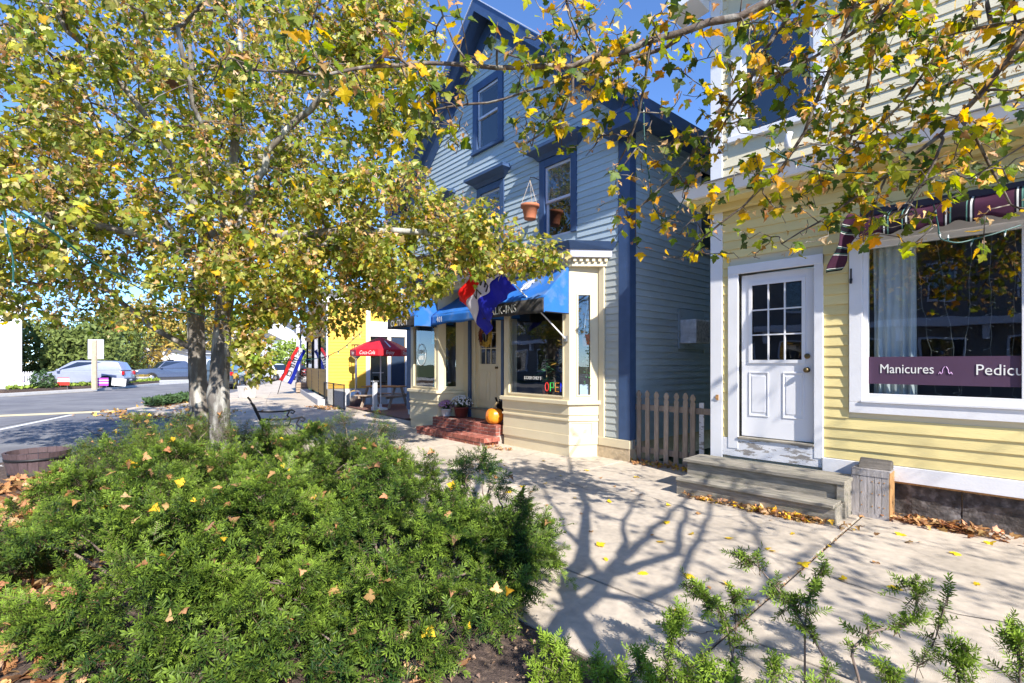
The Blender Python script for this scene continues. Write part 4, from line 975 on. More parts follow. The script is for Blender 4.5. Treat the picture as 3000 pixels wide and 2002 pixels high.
# street front: board apron, dark windows, a door post
for i in range(3):
    x1 = -.02-3.0*i; x0 = x1-2.85
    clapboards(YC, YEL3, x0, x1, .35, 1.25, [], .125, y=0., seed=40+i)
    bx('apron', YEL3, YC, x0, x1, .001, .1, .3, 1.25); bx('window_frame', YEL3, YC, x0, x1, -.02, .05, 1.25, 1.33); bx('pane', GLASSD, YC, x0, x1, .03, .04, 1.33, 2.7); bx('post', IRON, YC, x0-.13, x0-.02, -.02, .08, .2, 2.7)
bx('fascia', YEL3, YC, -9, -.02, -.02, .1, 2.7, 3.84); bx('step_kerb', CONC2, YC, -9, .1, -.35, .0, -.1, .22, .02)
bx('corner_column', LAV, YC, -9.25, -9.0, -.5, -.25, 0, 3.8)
# box planter by its far column
bp_ = empty('box_planter', (-27.0, 10.35, 0), CA-PI, 'stacked wooden box planter with a small evergreen by the far grey column', 'planter')
for i in range(4): bx('plank', WOODP, bp_, -.35, .35, -.3, .3, .05+.13*i, .165+.13*i, .01)
mb=MB(); rr=random.Random(2)
for k in range(300):
    z=rr.random(); a=rr.uniform(0,6.28); r=.25*(1-z*.8)*rr.random()**.3; c=np.array([r*math.cos(a),r*math.sin(a),.55+z*.7]); d=np.array([math.cos(a),math.sin(a),.7])*.08; s=np.array([-math.sin(a),math.cos(a),0])*.02
    mb.add([c,c+d*.5+s,c+d,c+d*.5-s],[(0,1,2,3)])
DKG=mat('dark_evergreen',(.03,.06,.02),.8,.5,30.); mb.build('evergreen', DKG, bp_)
# ------------------------------------------------------------------ OPEN feather banner
fb_ = empty('feather_banner', (-26.2, 9.35, 0), R_(40), 'tall red white and blue OPEN feather banner leaning on the pavement', 'banner')
MB().tube([(-.55,0,0),(-.1,0,1.5),(.35,0,2.35),(.62,0,2.45)],.018,6).build('pole', IRON, fb_)
def feather(u,v):           # u up the banner, v across
    return (-.48+.95*u+.62*v-.15*u*v, .05*math.sin(u*7), .72+1.70*u-.22*v)
for nm,m,c,v0,v1 in (('red_stripe',FRED,(.75,.03,.03,1),0,.30),('white_stripe',FWHT,(.72,.72,.75,1),.30,.72),('blue_stripe',FBLU,(.02,.04,.42,1),.72,1.05)):
    o=sheet(nm,m,fb_,lambda a,b,v0=v0,v1=v1: feather(a,v0+(v1-v0)*b),16,3,1,1,.004); o.color=c
mb=MB()
def st(pts,u0): mb.tube([np.array(feather(u0+.13*a,.36+.30*b))+np.array([0,-.02,0]) for a,b in pts],.028,4)
for k,ch in enumerate('NEPO'):
    u0=.80-.20*k
    if ch=='N': st([(0,0),(1,0),(0,1),(1,1)],u0)
    if ch=='E': st([(1,1),(1,0),(0,0),(0,1)],u0); st([(.5,0),(.5,.8)],u0)
    if ch=='P': st([(0,0),(1,0),(1,1),(.5,1),(.5,0)],u0)
    if ch=='O': st([(0,0),(1,0),(1,1),(0,1),(0,0)],u0)
mb.build('lettering', IRON, fb_)
# ------------------------------------------------------------------ patio furniture
umb = empty('patio_umbrella', (-15.35, 8.52, 0), 0, 'red patio umbrella with white script on the brick patio', 'umbrella')
RED = mat('umbrella_red', (.62,.012,.025), .6, .06, 4.)
UR, UT, UB = 1.0, 2.46, 2.02
mb = MB(); n=8; V=[(0,0,UT)]; F=[]
for k in range(n):
    a=2*PI*k/n+.2; V.append((.5*UR*math.cos(a),.5*UR*math.sin(a),UT-.19))
for k in range(n):
    a=2*PI*k/n+.2; V.append((UR*math.cos(a),UR*math.sin(a),UB))
for k in range(n):
    a=2*PI*k/n+.2; V.append((UR*1.005*math.cos(a),UR*1.005*math.sin(a),UB-.20))
for k in range(n):
    j=(k+1)%n; F += [(0,1+k,1+j),(1+k,9+k,9+j,1+j),(9+k,17+k,17+j,9+j)]
cn = mb.add(V,F).build('canopy', RED, umb); cn.modifiers.new('t','SOLIDIFY').thickness=.006
MB().tube([(0,0,0),(0,0,UT)],.022,8).lathe([(0,0),(.24,0),(.22,.06),(.05,.09),(.04,.2),(0,.2)],16).build('pole', WHITE, umb)
for k in range(n):
    a=2*PI*(k+.5)/n+.2; r=UR*math.cos(PI/n)+.012
    text('lettering','Coca-Cola' if k%2==0 else 'Enjoy',INK,cn,(r*math.cos(a),r*math.sin(a),UB-.155),.17,rz=math.degrees(a)+90,depth=.001,align='CENTER',sx=.75,shear=.35)
for k in (5,7):
    a=2*PI*(k+.5)/n+.2; mb=MB(); q=lambda t,w: (np.array([t*UR*math.cos(a),t*UR*math.sin(a),(UT-.19*t/.5 if t<.5 else UT-.19-(UT-.19-UB)*(t-.5)/.5)+.012])+np.array([-math.sin(a),math.cos(a),0])*w)
    mb.add([q(.38,-.01),q(.40,.02),q(.86,.07),q(.88,.01)],[(0,1,2,3)]); mb.build('ribbon_mark', INK, cn)
pt = empty('picnic_table', (-16.2, 9.15, 0), R_(28), 'brown wooden picnic table under the red umbrella', 'picnic table')
for i in range(4): bx('table_board', WOODO, pt, -.75, .75, -.34+.172*i, -.18+.172*i, .72, .76, .004)
for s in (-1,1):
    for i in range(2): bx('seat_board', WOODP, pt, -.75, .75, s*.62-.14+.145*i, s*.62-.005+.145*i, .42, .46, .004)
for x in (-.55,.55):
    for s in (-1,1): MB().bar((x,s*.62,0),(x,s*.22,.72),.04,.11,(0,1,0)).build('leg', WOODP, pt)
    bx('cross_beam', WOODP, pt, x-.02, x+.02, -.78, .78, .34, .42)
def chair(loc, rz, label):
    o = empty('cafe_chair', loc, rz, label, 'chair', 'black cafe chairs stacked by the entry')
    bx('seat', IRON, o, -.24, .24, -.24, .24, .42, .46, .01)
    MB().hexa([(-.24,.22,.46),(.24,.22,.46),(.24,.26,.46),(-.24,.26,.46),(-.22,.34,.98),(.22,.34,.98),(.22,.37,.98),(-.22,.37,.98)]).build('backrest', IRON, o, bevel=.01)
    for sx in (-1,1):
        for sy in (-1,1): MB().tube([(sx*.22,sy*.22,.43),(sx*.25,sy*.27,0)],.012,6).build('leg', CHROME, o)
        MB().tube([(sx*.25,-.20,.46),(sx*.27,-.2,.68),(sx*.27,.24,.68)],.014,6).build('armrest', IRON, o)
    return o
chair((-14.6,9.75,0), R_(200), 'black chair nearest the umbrella pole on the patio')
chair((-14.0,10.2,0), R_(170), 'black chair half hidden behind the blue house corner')
chair((-15.0,10.35,0), R_(185), 'black chair farthest back by the cafe door')
# white gate post by the umbrella
gp = empty('gate_post', (-15.25, 8.25, 0), 0, 'white square post with a flared foot beside the umbrella pole', 'post')
bx('shaft', WHITE, gp, -.06, .06, -.06, .06, .0, .95, .005); bx('foot', WHITE, gp, -.09, .09, -.09, .09, .0, .12, .01); bx('cap', CHROME, gp, -.10, .10, -.10, .10, .951, .99, .01)
# low metal railing, bar by bar
rl = empty('metal_railing', (-18.5, 7.92, 0), math.atan2(7.42-7.92, -15.75+18.5), 'low black metal bar railing at the patio edge', 'railing')
Lr = 2.8
for i in range(27):
    x = Lr*i/26
    MB().tube([(x,0,.04),(x,0,.88)],.008 if i%13 else .018,5).build('bar', IRON, rl)
MB().box(0,Lr,-.01,.01,.84,.865).box(0,Lr,-.01,.01,.06,.085).build('rail', IRON, rl)
bx('backing_panel', WHITE, rl, 1.2, 2.75, .05, .07, .02, .62)
ht = empty('patio_heater', (-17.5, 8.7, 0), 0, 'tall steel patio heater behind the metal railing', 'patio heater')
MB().tube([(0,0,0),(0,0,1.75)],.04,10).build('pole', CHROME, ht, True); MB().lathe([(.22,0),(.22,.5),(.16,.55),(.05,.58),(.05,.6)],16).build('tank', CHROME, ht, True)
MB().lathe([(.05,1.72),(.14,1.80),(.16,1.84),(.16,1.88),(0,1.88)],16).build('burner', CHROME, ht, True)
mb=MB()
for k in range(8): a=k*PI/4; mb.tube([(.15*math.cos(a),.15*math.sin(a),1.88),(.15*math.cos(a),.15*math.sin(a),2.24)],.008,4)
mb.lathe([(.17,2.24),(.17,2.27),(0,2.28)],16).build('cage', IRON, ht)
# ------------------------------------------------------------------ bench, barrel, posts, planters
bn = empty('park_bench', (-8.85, 2.9, 0), R_(166), 'black iron and wood park bench facing the shops behind the yews', 'bench')
for i in range(5): bx('seat_slat', WOODG, bn, -.70, .70, -.02-.085*i, .05-.085*i, .43, .455, .004)
for i in range(5): MB().hexa([(-.70,.08+.045*i,.50+.085*i),(.70,.08+.045*i,.50+.085*i),(.70,.10+.045*i,.50+.085*i),(-.70,.10+.045*i,.50+.085*i),(-.70,.11+.045*i,.565+.085*i),(.70,.11+.045*i,.565+.085*i),(.70,.13+.045*i,.565+.085*i),(-.70,.13+.045*i,.565+.085*i)]).build('back_slat', WOODG, bn)
for sx in (-1,1):
    e = empty('end_frame', (0,0,0)); e.parent = bn
    x=.70*sx
    MB().tube([(x,.34,.98),(x,.30,.93),(x,.10,.46),(x,.12,.2),(x,.18,0)],.018,6).tube([(x,-.36,0),(x,-.34,.22),(x,-.38,.42),(x,.10,.46)],.018,6).build('leg', IRON, e)
    MB().tube([(x,.22,.72),(x,.0,.70),(x,-.25,.70),(x,-.38,.72),(x,-.43,.69),(x,-.40,.655),(x,-.36,.67)],.016,6).tube([(x,-.34,.70),(x,-.30,.62),(x,-.37,.55),(x,-.33,.46),(x,-.36,.42)],.014,6).build('armrest', IRON, e)
br_ = empty('half_barrel', (-9.95, .06, -.06), 0, 'half barrel planter standing at the kerb beyond the yews', 'barrel')
BW_ = mat('barrel_wood', (.105,.07,.075), .75, .25, 6., .5, 30, (6,6,1), rnd=.15)
for k in range(20):
    a0=2*PI*k/20; a1=2*PI*(k+.97)/20; P=[]
    for z,r in ((0,.30),(.38,.375)):
        P.append([(r*math.cos(a0),r*math.sin(a0),z),(r*math.cos(a1),r*math.sin(a1),z),((r-.03)*math.cos(a1),(r-.03)*math.sin(a1),z),((r-.03)*math.cos(a0),(r-.03)*math.sin(a0),z)])
    MB().hexa(P[0]+P[1]).build('stave', BW_, br_)
for z,r in ((.06,.313),(.27,.355)): MB().lathe([(r,z),(r+.006,z),(r+.010,z+.035),(r+.004,z+.035)],32).build('hoop', IRON, br_, True)
MB().lathe([(0,.27),(.34,.28)],24).build('soil', MULCH, br_)
po = empty('utility_post', (-22.6, 4.48, 0), 0, 'slim pale concrete post beside the two tree trunks', 'post'); MB().tube([(0,0,0),(0,0,4.2)],[.12,.10],12).build('shaft', CONC2, po, True)
cp = empty('cube_planter', (-24.6, 7.0, 0), R_(20), 'square pale concrete planter on the far pavement', 'planter')
MB().hexa([(-.24,-.24,0),(.24,-.24,0),(.24,.24,0),(-.24,.24,0),(-.30,-.30,.55),(.30,-.30,.55),(.30,.30,.55),(-.30,.30,.55)]).build('tub', CONC2, cp, bevel=.02)
MB().tube([(0,0,.5),(.03,.02,1.2),(0,.05,2.4)],[.05,.045,.03],8).build('trunk', BARK, cp)
# metal plate in the pavement
tag(MB().box(-23.6,-22.3,7.4,8.4,-.05,.006).build('access_plate', mat('steel_plate',(.18,.19,.20),.5,.2)), 'dark steel access plate set in the far pavement', 'plate')
# ------------------------------------------------------------------ far bank: sign post, lawn signs, shrub, fence
def post_at(u, t, z=0.): p = at(u, 1064, t); return (p[0], p[1], z)
ry = R_(46.3)
sp = empty('sign_post', post_at(275,30,.1), ry+.1, 'wooden post with the blank grey back of a square sign', 'sign')
bx('post', mat('pale_wood',(.52,.42,.30),.8,.2,8.), sp, -.12, .12, -.02, .12, -.1, 2.85); bx('panel', mat('grey_panel',(.55,.56,.60),.5,.05), sp, -.42, .46, .125, .15, 1.72, 2.90)
def lawn_sign(u, t, w, h, z0, cols, label, tilt=0.):
    o = empty('lawn_sign', post_at(u,t,.15), ry+.15, label, 'lawn sign', 'lawn signs on the far bank'); o.rotation_euler.y = tilt
    for i,(c0,c1,m) in enumerate(cols): bx('panel', m, o, -w/2, w/2, -.01-.001*i, .01, z0+h*c0, z0+h*c1)
    for x in (-w*.3,w*.3): MB().tube([(x,.02,-.1),(x,.02,z0+.1)],.008,5).build('stake', CHROME, o)
SR=mat('sign_red',(.60,.05,.04),.5,.05); SP=mat('sign_purple',(.42,.08,.55),.5,.05); SWm=mat('sign_white',(.78,.78,.78),.5,.04)
lawn_sign(186,29.5,.62,.45,.12,[(0,.45,SR),(.45,.9,SWm),(.9,1,SR)],'red and white lawn sign in front of the grey car')
lawn_sign(301,30.5,.62,.48,.05,[(0,.30,SP),(.30,.42,SWm),(.42,.62,SP),(.62,.75,SWm),(.75,1,SP)],'purple lawn sign just beyond the wooden sign post')
lawn_sign(347,31,.80,.46,.02,[(0,1,SWm)],'plain white lawn sign tilted near the grey car rear',R_(6))
lawn_sign(52,27.5,.55,.52,-.05,[(0,.08,SP),(.08,.92,SWm),(.92,1,SP)],'white lawn sign with purple edges before the picket fence',R_(5))
def bush(name, loc, r, h, n, m, label, cat='shrub', seed=1, leaf=.10, trunk=False, group=None):
    rr=np.random.default_rng(seed); o=empty(name, loc, 0, label, cat, group); 
    d=rr.normal(size=(n,3)); d/=np.linalg.norm(d,axis=1)[:,None]; q=(.55+.45*rr.random(n)**.6)[:,None]
    lump=(1+.22*np.sin(d[:,0]*7+seed)*np.sin(d[:,2]*6+1)+.15*np.sin(d[:,1]*9))[:,None]
    c=d*q*lump*np.array([r,r,h/2])+np.array([0,0,h/2]); c=c[c[:,2]>.02]
    nn=len(c); e=rr.normal(size=(nn,3)); e/=np.linalg.norm(e,axis=1)[:,None]; s=np.cross(e,rr.normal(size=(nn,3))); s/=np.linalg.norm(s,axis=1)[:,None]
    L_=leaf*(.6+.8*rr.random(nn))[:,None]; V=np.stack([c-e*L_, c+s*L_*.45, c+e*L_, c-s*L_*.45],1).reshape(-1,3)
    me=bpy.data.meshes.new('foliage'); me.from_pydata(V.tolist(),[],np.arange(nn*4).reshape(-1,4).tolist()); link('foliage',me,m,o)
    MB().tube([(0,0,-.1),(.02,.03,h*.45),(0,0,h*.8)],[max(.03,r*.07),max(.02,r*.05),.01],6).build('trunk', BARK, o)
    return o
BG1=mat('hedge_leaf',(.13,.17,.035),.7,.5,3.); BG2=mat('shrub_leaf',(.05,.10,.03),.7,.6,8.); BG3=mat('autumn_leaf',(.40,.26,.05),.7,.5,2.,col2=(.20,.22,.04),c2scale=.6); BG4=mat('lime_leaf',(.22,.30,.04),.7,.4,2.)
bush('round_shrub', post_at(122,28.5,.0), .55, 1.15, 900, BG2, 'small dark round shrub at the end of the picket fence', seed=2, leaf=.07)
bush('evergreen_tree', post_at(130,47,-.2), 3.4, 6.0, 5200, BG1, 'broad feathery evergreen beside the white house', 'tree', 3, .22)
bush('evergreen_tree', post_at(235,46,-.2), 3.0, 5.2, 4600, BG1, 'feathery evergreen directly behind the grey car', 'tree', 4, .22)
bush('evergreen_tree', post_at(300,56,-.2), 3.6, 7.5, 4200, BG1, 'tall evergreen rising behind the low white house', 'tree', 5, .25)
bush('autumn_tree', post_at(395,62,-.2), 5.0, 9.5, 5200, BG3, 'orange tinged tree behind the low white house', 'tree', 6, .30)
bush('autumn_tree', post_at(560,75,-.2), 6.0, 11, 5200, BG3, 'yellowing tree between the pickup trucks', 'tree', 7, .32)
bush('lime_tree', post_at(850,62,-.2), 2.6, 4.6, 2600, BG4, 'small lime green tree behind the feather banner', 'tree', 8, .22)
bush('lime_tree', post_at(760,95,-.2), 7.0, 12, 4200, BG4, 'large pale green tree far down the street', 'tree', 9, .4)
bush('autumn_tree', post_at(-120,60,-.2), 6.0, 12, 4600, BG3, 'big tree rising behind the white house with black shutters', 'tree', 10, .32)
# ground cover on the bump-out and the far bank
def cover(name, pts, m, label, leaf, seed, hgt=.12):
    rr=np.random.default_rng(seed); n=len(pts); c=np.array(pts)+np.c_[np.zeros((n,2)), hgt*rr.random(n)]
    e=rr.normal(size=(n,3)); e[:,2]=abs(e[:,2]); e/=np.linalg.norm(e,axis=1)[:,None]; s=np.cross(e,rr.normal(size=(n,3))); s/=np.linalg.norm(s,axis=1)[:,None]
    L_=leaf*(.6+.8*rr.random(n))[:,None]; V=np.stack([c-e*L_*.3, c+s*L_*.35+e*L_*.3, c+e*L_, c-s*L_*.35+e*L_*.3],1).reshape(-1,3)
    me=bpy.data.meshes.new(name); me.from_pydata(V.tolist(),[],np.arange(n*4).reshape(-1,4).tolist()); o=link(name,me,m); tag(o,label,'ground cover',None,'stuff'); return o
r_=np.random.default_rng(5)
def inpoly(poly,n):
    P=np.array(poly); lo=P.min(0); hi=P.max(0); out=[]
    while len(out)<n:
        q=lo+(hi-lo)*r_.random(2); c=False; j=len(P)-1
        for i in range(len(P)):
            if (P[i][1]>q[1])!=(P[j][1]>q[1]) and q[0]<(P[j][0]-P[i][0])*(q[1]-P[i][1])/(P[j][1]-P[i][1])+P[i][0]: c=not c
            j=i
        if c: out.append(q)
    return np.array(out)
A_=inpoly([(-21.6,3.1),(-22.6,2.95),(-25.2,4.3),(-26.3,5.2),(-23.8,4.8)],1800); cover('ground_cover', np.c_[A_,np.full(len(A_),.03)], BG2, 'low green ground cover on the kerbed bump-out', .14, 1, .22)
A_=inpoly(shift(1.4)[1:4]+shift(2.5)[1:4][::-1],1500); cover('ground_cover', np.c_[A_,np.full(len(A_),.15)], BG4, 'yellow green weeds along the far mulch bank', .16, 2, .14)
def pickets_far():
    o=empty('picket_fence', post_at(-60,33,0), 0, 'white picket fence before the white house with black shutters', 'fence')
    d=Vector(post_at(112,34,0))-Vector(post_at(-60,33,0)); o.rotation_euler.z=math.atan2(d.y,d.x); L_=d.length
    pm=MB().prism_y([(-.04,0),(.04,0),(.04,.95),(0,1.02),(-.04,.95)],-.02,0).mesh('picket'); x=0
    while x<L_: link('picket',pm,WHITE,o,(x,0,0)); x+=.135
    bx('rail',WHITE,o,0,L_,.001,.03,.2,.28); bx('rail',WHITE,o,0,L_,.001,.03,.75,.83)
pickets_far()
# ------------------------------------------------------------------ houses on the far side
def far_house(loc, rz, w, d, h, rh, label, wins, roofm, wallm=WHITE, shutters=True, porch=False, name='white_house'):
    o=empty(name, loc, rz, label, 'building')
    bx('wall',wallm,o,-w/2,w/2,0,d,0,h)
    MB().prism_y([(-w/2,h),(w/2,h),(0,h+rh)],0.02,d).build('gable',wallm,o)
    for s in (-1,1): MB().prism_y([(0,h+rh+.02),(s*(w/2+.3),h-.25),(s*(w/2+.3),h-.08),(0,h+rh+.2)],-.3,d+.3).build('roof',roofm,o)
    BLK=MATS['black_iron']
    for (x,z,ww,hh) in wins:
        wo=bx('window',WHITE,o,x-ww/2-.06,x+ww/2+.06,-.06,.0,z-.06,z+hh+.06); bx('pane',GLASSD,wo,x-ww/2,x+ww/2,-.075,-.061,z,z+hh); bx('glazing_bar',WHITE,wo,x-ww/2,x+ww/2,-.085,-.076,z+hh/2-.025,z+hh/2+.025)
        if shutters:
            for s in (-1,1):
                xa=x+s*(ww/2+.28); so=bx('shutter',BLK,o,xa-.2,xa+.2,-.06,-.0,z-.03,z+hh+.03)
                mb=MB(); k=z+.05
                while k<z+hh-.05: mb.box(xa-.16,xa+.16,-.075,-.061,k,k+.02); k+=.09
                mb.build('slat',mat('shutter_slat',(.10,.11,.12),.5) if 'shutter_slat' not in MATS else MATS['shutter_slat'],so)
    if porch:
        bx('porch_roof',roofm,o,-w/2-.2,w/2+.2,-1.8,-.01,2.5,2.7)
        for k in range(5): bx('porch_post',WHITE,o,-w/2+.1+k*(w-.2)/4-.07,-w/2+.1+k*(w-.2)/4+.07,-1.7,-1.56,0,2.5)
    return o
GREYR=MATS['grey_shingle']
h1=post_at(64,39,-.1); far_house((h1[0],h1[1]-4.2,-.1), R_(92), 8.4, 9, 6.4, 2.6, 'white two-storey house with black shutters', [(1.9,.9,.8,1.65),(1.9,3.75,.8,1.65),(-.9,.9,.8,1.65),(-.9,3.75,.8,1.65)], GREYR)
h2=post_at(400,62,-.1); far_house((h2[0],h2[1],-.1), R_(44), 13.5, 7, 2.9, 1.2, 'low white house with small windows behind the parked pickup', [(-4.6,.7,.7,1.4),(-1.5,.7,.7,1.4),(1.2,.7,.7,1.4),(4.4,.7,.8,1.4)], GREYR, shutters=False, porch=False)
h3=post_at(640,80,-.1); far_house((h3[0],h3[1],-.1), R_(50), 12, 9, 6, 3, 'pale house partly hidden behind the two trunks', [(-3,1,1,1.6),(0,1,1,1.6),(3,1,1,1.6),(-3,4,1,1.5),(0,4,1,1.5),(3,4,1,1.5)], GREYR, shutters=False)
h4=post_at(815,90,-.1); far_house((h4[0],h4[1],-.1), R_(50), 11, 9, 6.2, 3, 'white house at the far end of the street', [(-3,1,1,1.6),(3,1,1,1.6),(-3,4,1,1.5),(0,4,1,1.5),(3,4,1,1.5)], GREYR, shutters=False)
bw_=empty('bowl_planter', post_at(419,44,-.05), 0, 'low concrete bowl planter by the far kerb', 'planter'); MB().lathe([(0,0),(.22,0),(.25,.05),(.45,.36),(.48,.36),(.48,.42),(.4,.42)],18).build('bowl', CONC2, bw_, True)
mb=MB(); rr=random.Random(3)
for k in range(60): a=rr.uniform(0,6.28); q=rr.random()*.4; mb.bar((q*math.cos(a),q*math.sin(a),.38),(q*1.7*math.cos(a),q*1.7*math.sin(a),.55+.1*rr.random()),.05,.01)
mb.build('dry_plants', BG3, bw_)
# ------------------------------------------------------------------ buildings across the street behind the viewer (seen only mirrored in the shop glass)
op=empty('storefront_row', (0,-17,-.1), PI, 'grey storefront row across the street, mirrored in the shop windows', 'building')
GREYW=mat('grey_clapboard',(.16,.15,.155),.7,.15); bx('wall',GREYW,op,-14,46,0,9,0,7.2); bx('cornice',LAV,op,-14.3,46.3,-.5,0,3.4,3.75); bx('roof',GREYR,op,-14.5,46.5,-.6,9,7.21,7.5)
for k in range(19):
    x=-12+3*k; wo=bx('window',LAV,op,x-.85,x+.85,-.08,0,.9,2.9); bx('pane',GLASSD,wo,x-.75,x+.75,-.1,-.081,1.0,2.8); wo=bx('window',LAV,op,x-.55,x+.55,-.08,0,4.4,6.3); bx('pane',GLASSD,wo,x-.47,x+.47,-.1,-.081,4.5,6.2)
    bx('bracket',LAV,op,x+1.38,x+1.62,-.3,0,2.8,3.39)
ac2=empty('air_conditioner', (.5,-16.8,1.0), PI, 'window air conditioner across the street, mirrored in the salon glass', 'air conditioner'); bx('case',WHITE,ac2,-.4,.4,-.35,-.1,0,.5); bx('grille',IRON,ac2,-.33,.33,-.36,-.351,.07,.43)
# ------------------------------------------------------------------ parked cars
TYRE=mat('tyre',(.02,.02,.02),.9,.2); RIM=mat('wheel_rim',(.45,.45,.47),.35,.1,metal=.7); CGL=mat('car_glass',(.02,.03,.05),.08,.05,spec=.8); TAIL=mat('tail_light',(.45,.01,.015),.25,.05); HEAD=mat('head_light',(.75,.75,.78),.2,.05); BUMP_=mat('bumper',(.04,.04,.045),.5,.1)
def car(name, loc, rz, label, paint, L, Wd, H, hood, prof, kind, group='cars parked along the street'):
    """prof: side outline of the body (x from front = 0 to L, z); roof: list of 4-6 (x,z) of the glasshouse"""
    o=empty(name, loc, rz, label, 'car' if kind!='pickup' else 'pickup truck', group)
    body, roof = prof
    def loft(poly, w0, w1, zlo, zhi, nm, m, par):
        n=len(poly); V=[]; 
        for s in (-1,1):
            for x,z in poly:
                t=(z-zlo)/(zhi-zlo); e=min(x,L-x)/L; w=(w0+(w1-w0)*t)*(1-.16*max(0,.12-e)/.12)
                V.append((x-L/2, s*w/2, z))
        F=[tuple(range(n-1,-1,-1)),tuple(range(n,2*n))]+[(i,(i+1)%n,n+(i+1)%n,n+i) for i in range(n)]
        a=MB().add(V,F).build(nm,m,par)
        me=a.data; bm=bmesh.new(); bm.from_mesh(me); bmesh.ops.recalc_face_normals(bm, faces=bm.faces); bm.to_mesh(me); bm.free()
        b=a.modifiers.new('bevel','BEVEL'); b.width=.07; b.segments=3; b.limit_method='ANGLE'; b.angle_limit=R_(25); me.polygons.foreach_set('use_smooth',[True]*len(me.polygons)); return a
    zb=max(z for x,z in body)
    bo=loft(body, Wd*.97, Wd*.93, min(z for x,z in body), zb, 'body', paint, o)
    zr=max(z for x,z in roof)
    ca=loft(roof, Wd*.90, Wd*.70, min(z for x,z in roof), zr, 'cabin', paint, o)
    # side windows, windscreen, rear window a little proud of the cabin
    z0=min(z for x,z in roof); xs=[p for p in roof]
    fr0=min(x for x,z in roof if z<z0+.02); fr1=min(x for x,z in roof if z>zr-.06); re0=max(x for x,z in roof if z<z0+.02); re1=max(x for x,z in roof if z>zr-.06)
    def wz(z): return (Wd*.90+(Wd*.70-Wd*.90)*(z-z0)/(zr-z0))/2
    za, zc = z0+.05, zr-.10
    lx=lambda z: fr0+(fr1-fr0)*(z-z0)/(zr-z0); rx=lambda z: re0+(re1-re0)*(z-z0)/(zr-z0)
    cuts=[0,.36,.70,1.0] if kind!='car' else [0,.45,.88,1.0]
    for s in (-1,1):
        for a,b in zip(cuts,cuts[1:]):
            def pt(f,z): l=lx(z)+.14; r=rx(z)-.10; return (l+(r-l)*f-L/2, s*(wz(z)+.008), z)
            g0=.012; P=[pt(a+g0,za),pt(b-g0,za),pt(b-g0,zc),pt(a+g0,zc)]
            MB().add(P+[(x,y-s*.02,z) for x,y,z in P],[(0,1,2,3),(7,6,5,4),(0,4,5,1),(1,5,6,2),(2,6,7,3),(3,7,4,0)]).build('side_window',CGL,o)
    for nm,fx,sg in (('windscreen',lx,-1),('rear_window',rx,1)):
        P=[(fx(za)-L/2+sg*.012,-wz(za)+.1,za),(fx(za)-L/2+sg*.012,wz(za)-.1,za),(fx(zc)-L/2+sg*.012,wz(zc)-.1,zc),(fx(zc)-L/2+sg*.012,-wz(zc)+.1,zc)]
        MB().add(P+[(x-sg*.02,y,z) for x,y,z in P],[(0,1,2,3),(7,6,5,4),(0,4,5,1),(1,5,6,2),(2,6,7,3),(3,7,4,0)]).build(nm,CGL,o)
    wr_=.36 if kind!='pickup' else .40; wb0=.19*L; wb1=.80*L
    for x in (wb0,wb1):
        for s in (-1,1):
            t=MB().lathe([(wr_*.6,-.11),(wr_*.92,-.115),(wr_,-.08),(wr_,.08),(wr_*.92,.115),(wr_*.6,.11)],24).build('tyre',TYRE,None,True); t.rotation_euler=(R_(90),0,0)
            w_=empty('wheel',(x-L/2,s*(Wd/2-.10),wr_)); w_.parent=o; t.parent=w_
            r=MB().lathe([(0,-.02),(wr_*.2,-.03),(wr_*.58,-.0),(wr_*.62,.06)],20).build('rim',RIM,w_,True); r.rotation_euler=(R_(90 if s>0 else -90),0,0); r.location=(0,s*.10,0)
            MB().lathe([(wr_*1.02,-.03),(wr_*1.14,-.03),(wr_*1.14,.03),(wr_*1.02,.03)],24).build('wheel_arch',BUMP_,w_).rotation_euler=(R_(90),0,0)
    zl=body_mid=zb-.22
    for s in (-1,1):
        MB().box(-L/2-.012,-L/2+.12,s*Wd*.40-.13,s*Wd*.40+.13,zl-.10,zl+.06).build('headlight',HEAD,o,bevel=.02)
        MB().box(L/2-.12,L/2+.012,s*Wd*.41-.10,s*Wd*.41+.10,zl-.08,zl+.16).build('tail_light',TAIL,o,bevel=.02)
        MB().box(fr0-L/2+.25,fr0-L/2+.42,s*(Wd/2+.02)-.08,s*(Wd/2+.02)+.08,z0+.02,z0+.16).build('door_mirror',paint,o,bevel=.03)
    MB().box(-L/2-.02,-L/2+.06,-Wd*.28,Wd*.28,zl-.20,zl+.04).build('grille',CHROME if kind=='pickup' else BUMP_,o,bevel=.02)
    MB().box(-L/2-.05,-L/2+.08,-Wd*.46,Wd*.46,.32,.52).build('bumper',BUMP_,o,bevel=.04); MB().box(L/2-.08,L/2+.06,-Wd*.46,Wd*.46,.36,.56).build('bumper',BUMP_,o,bevel=.04)
    MB().box(-L/2-.062,-L/2-.051,-.16,.16,.40,.50).build('number_plate',SWm,o); MB().box(L/2+.061,L/2+.07,-.16,.16,.42,.52).build('number_plate',SWm,o)
    if kind=='pickup':
        pass
    MB().box(-L/2+.35,L/2-.35,-Wd*.40,Wd*.40,.18,.40).build('underbody',BUMP_,o)
    return o
P_SUV=mat('paint_grey_blue',(.33,.36,.47),.3,.05,spec=.5,metal=.2,coat=.6); P_NAVY=mat('paint_navy',(.06,.085,.15),.3,.05,coat=.6); P_DARK=mat('paint_dark_slate',(.06,.09,.12),.35,.05,coat=.6); P_WHT=mat('paint_white',(.72,.73,.76),.3,.04,coat=.6); P_RED=mat('paint_red',(.42,.04,.03),.3,.05,coat=.6)
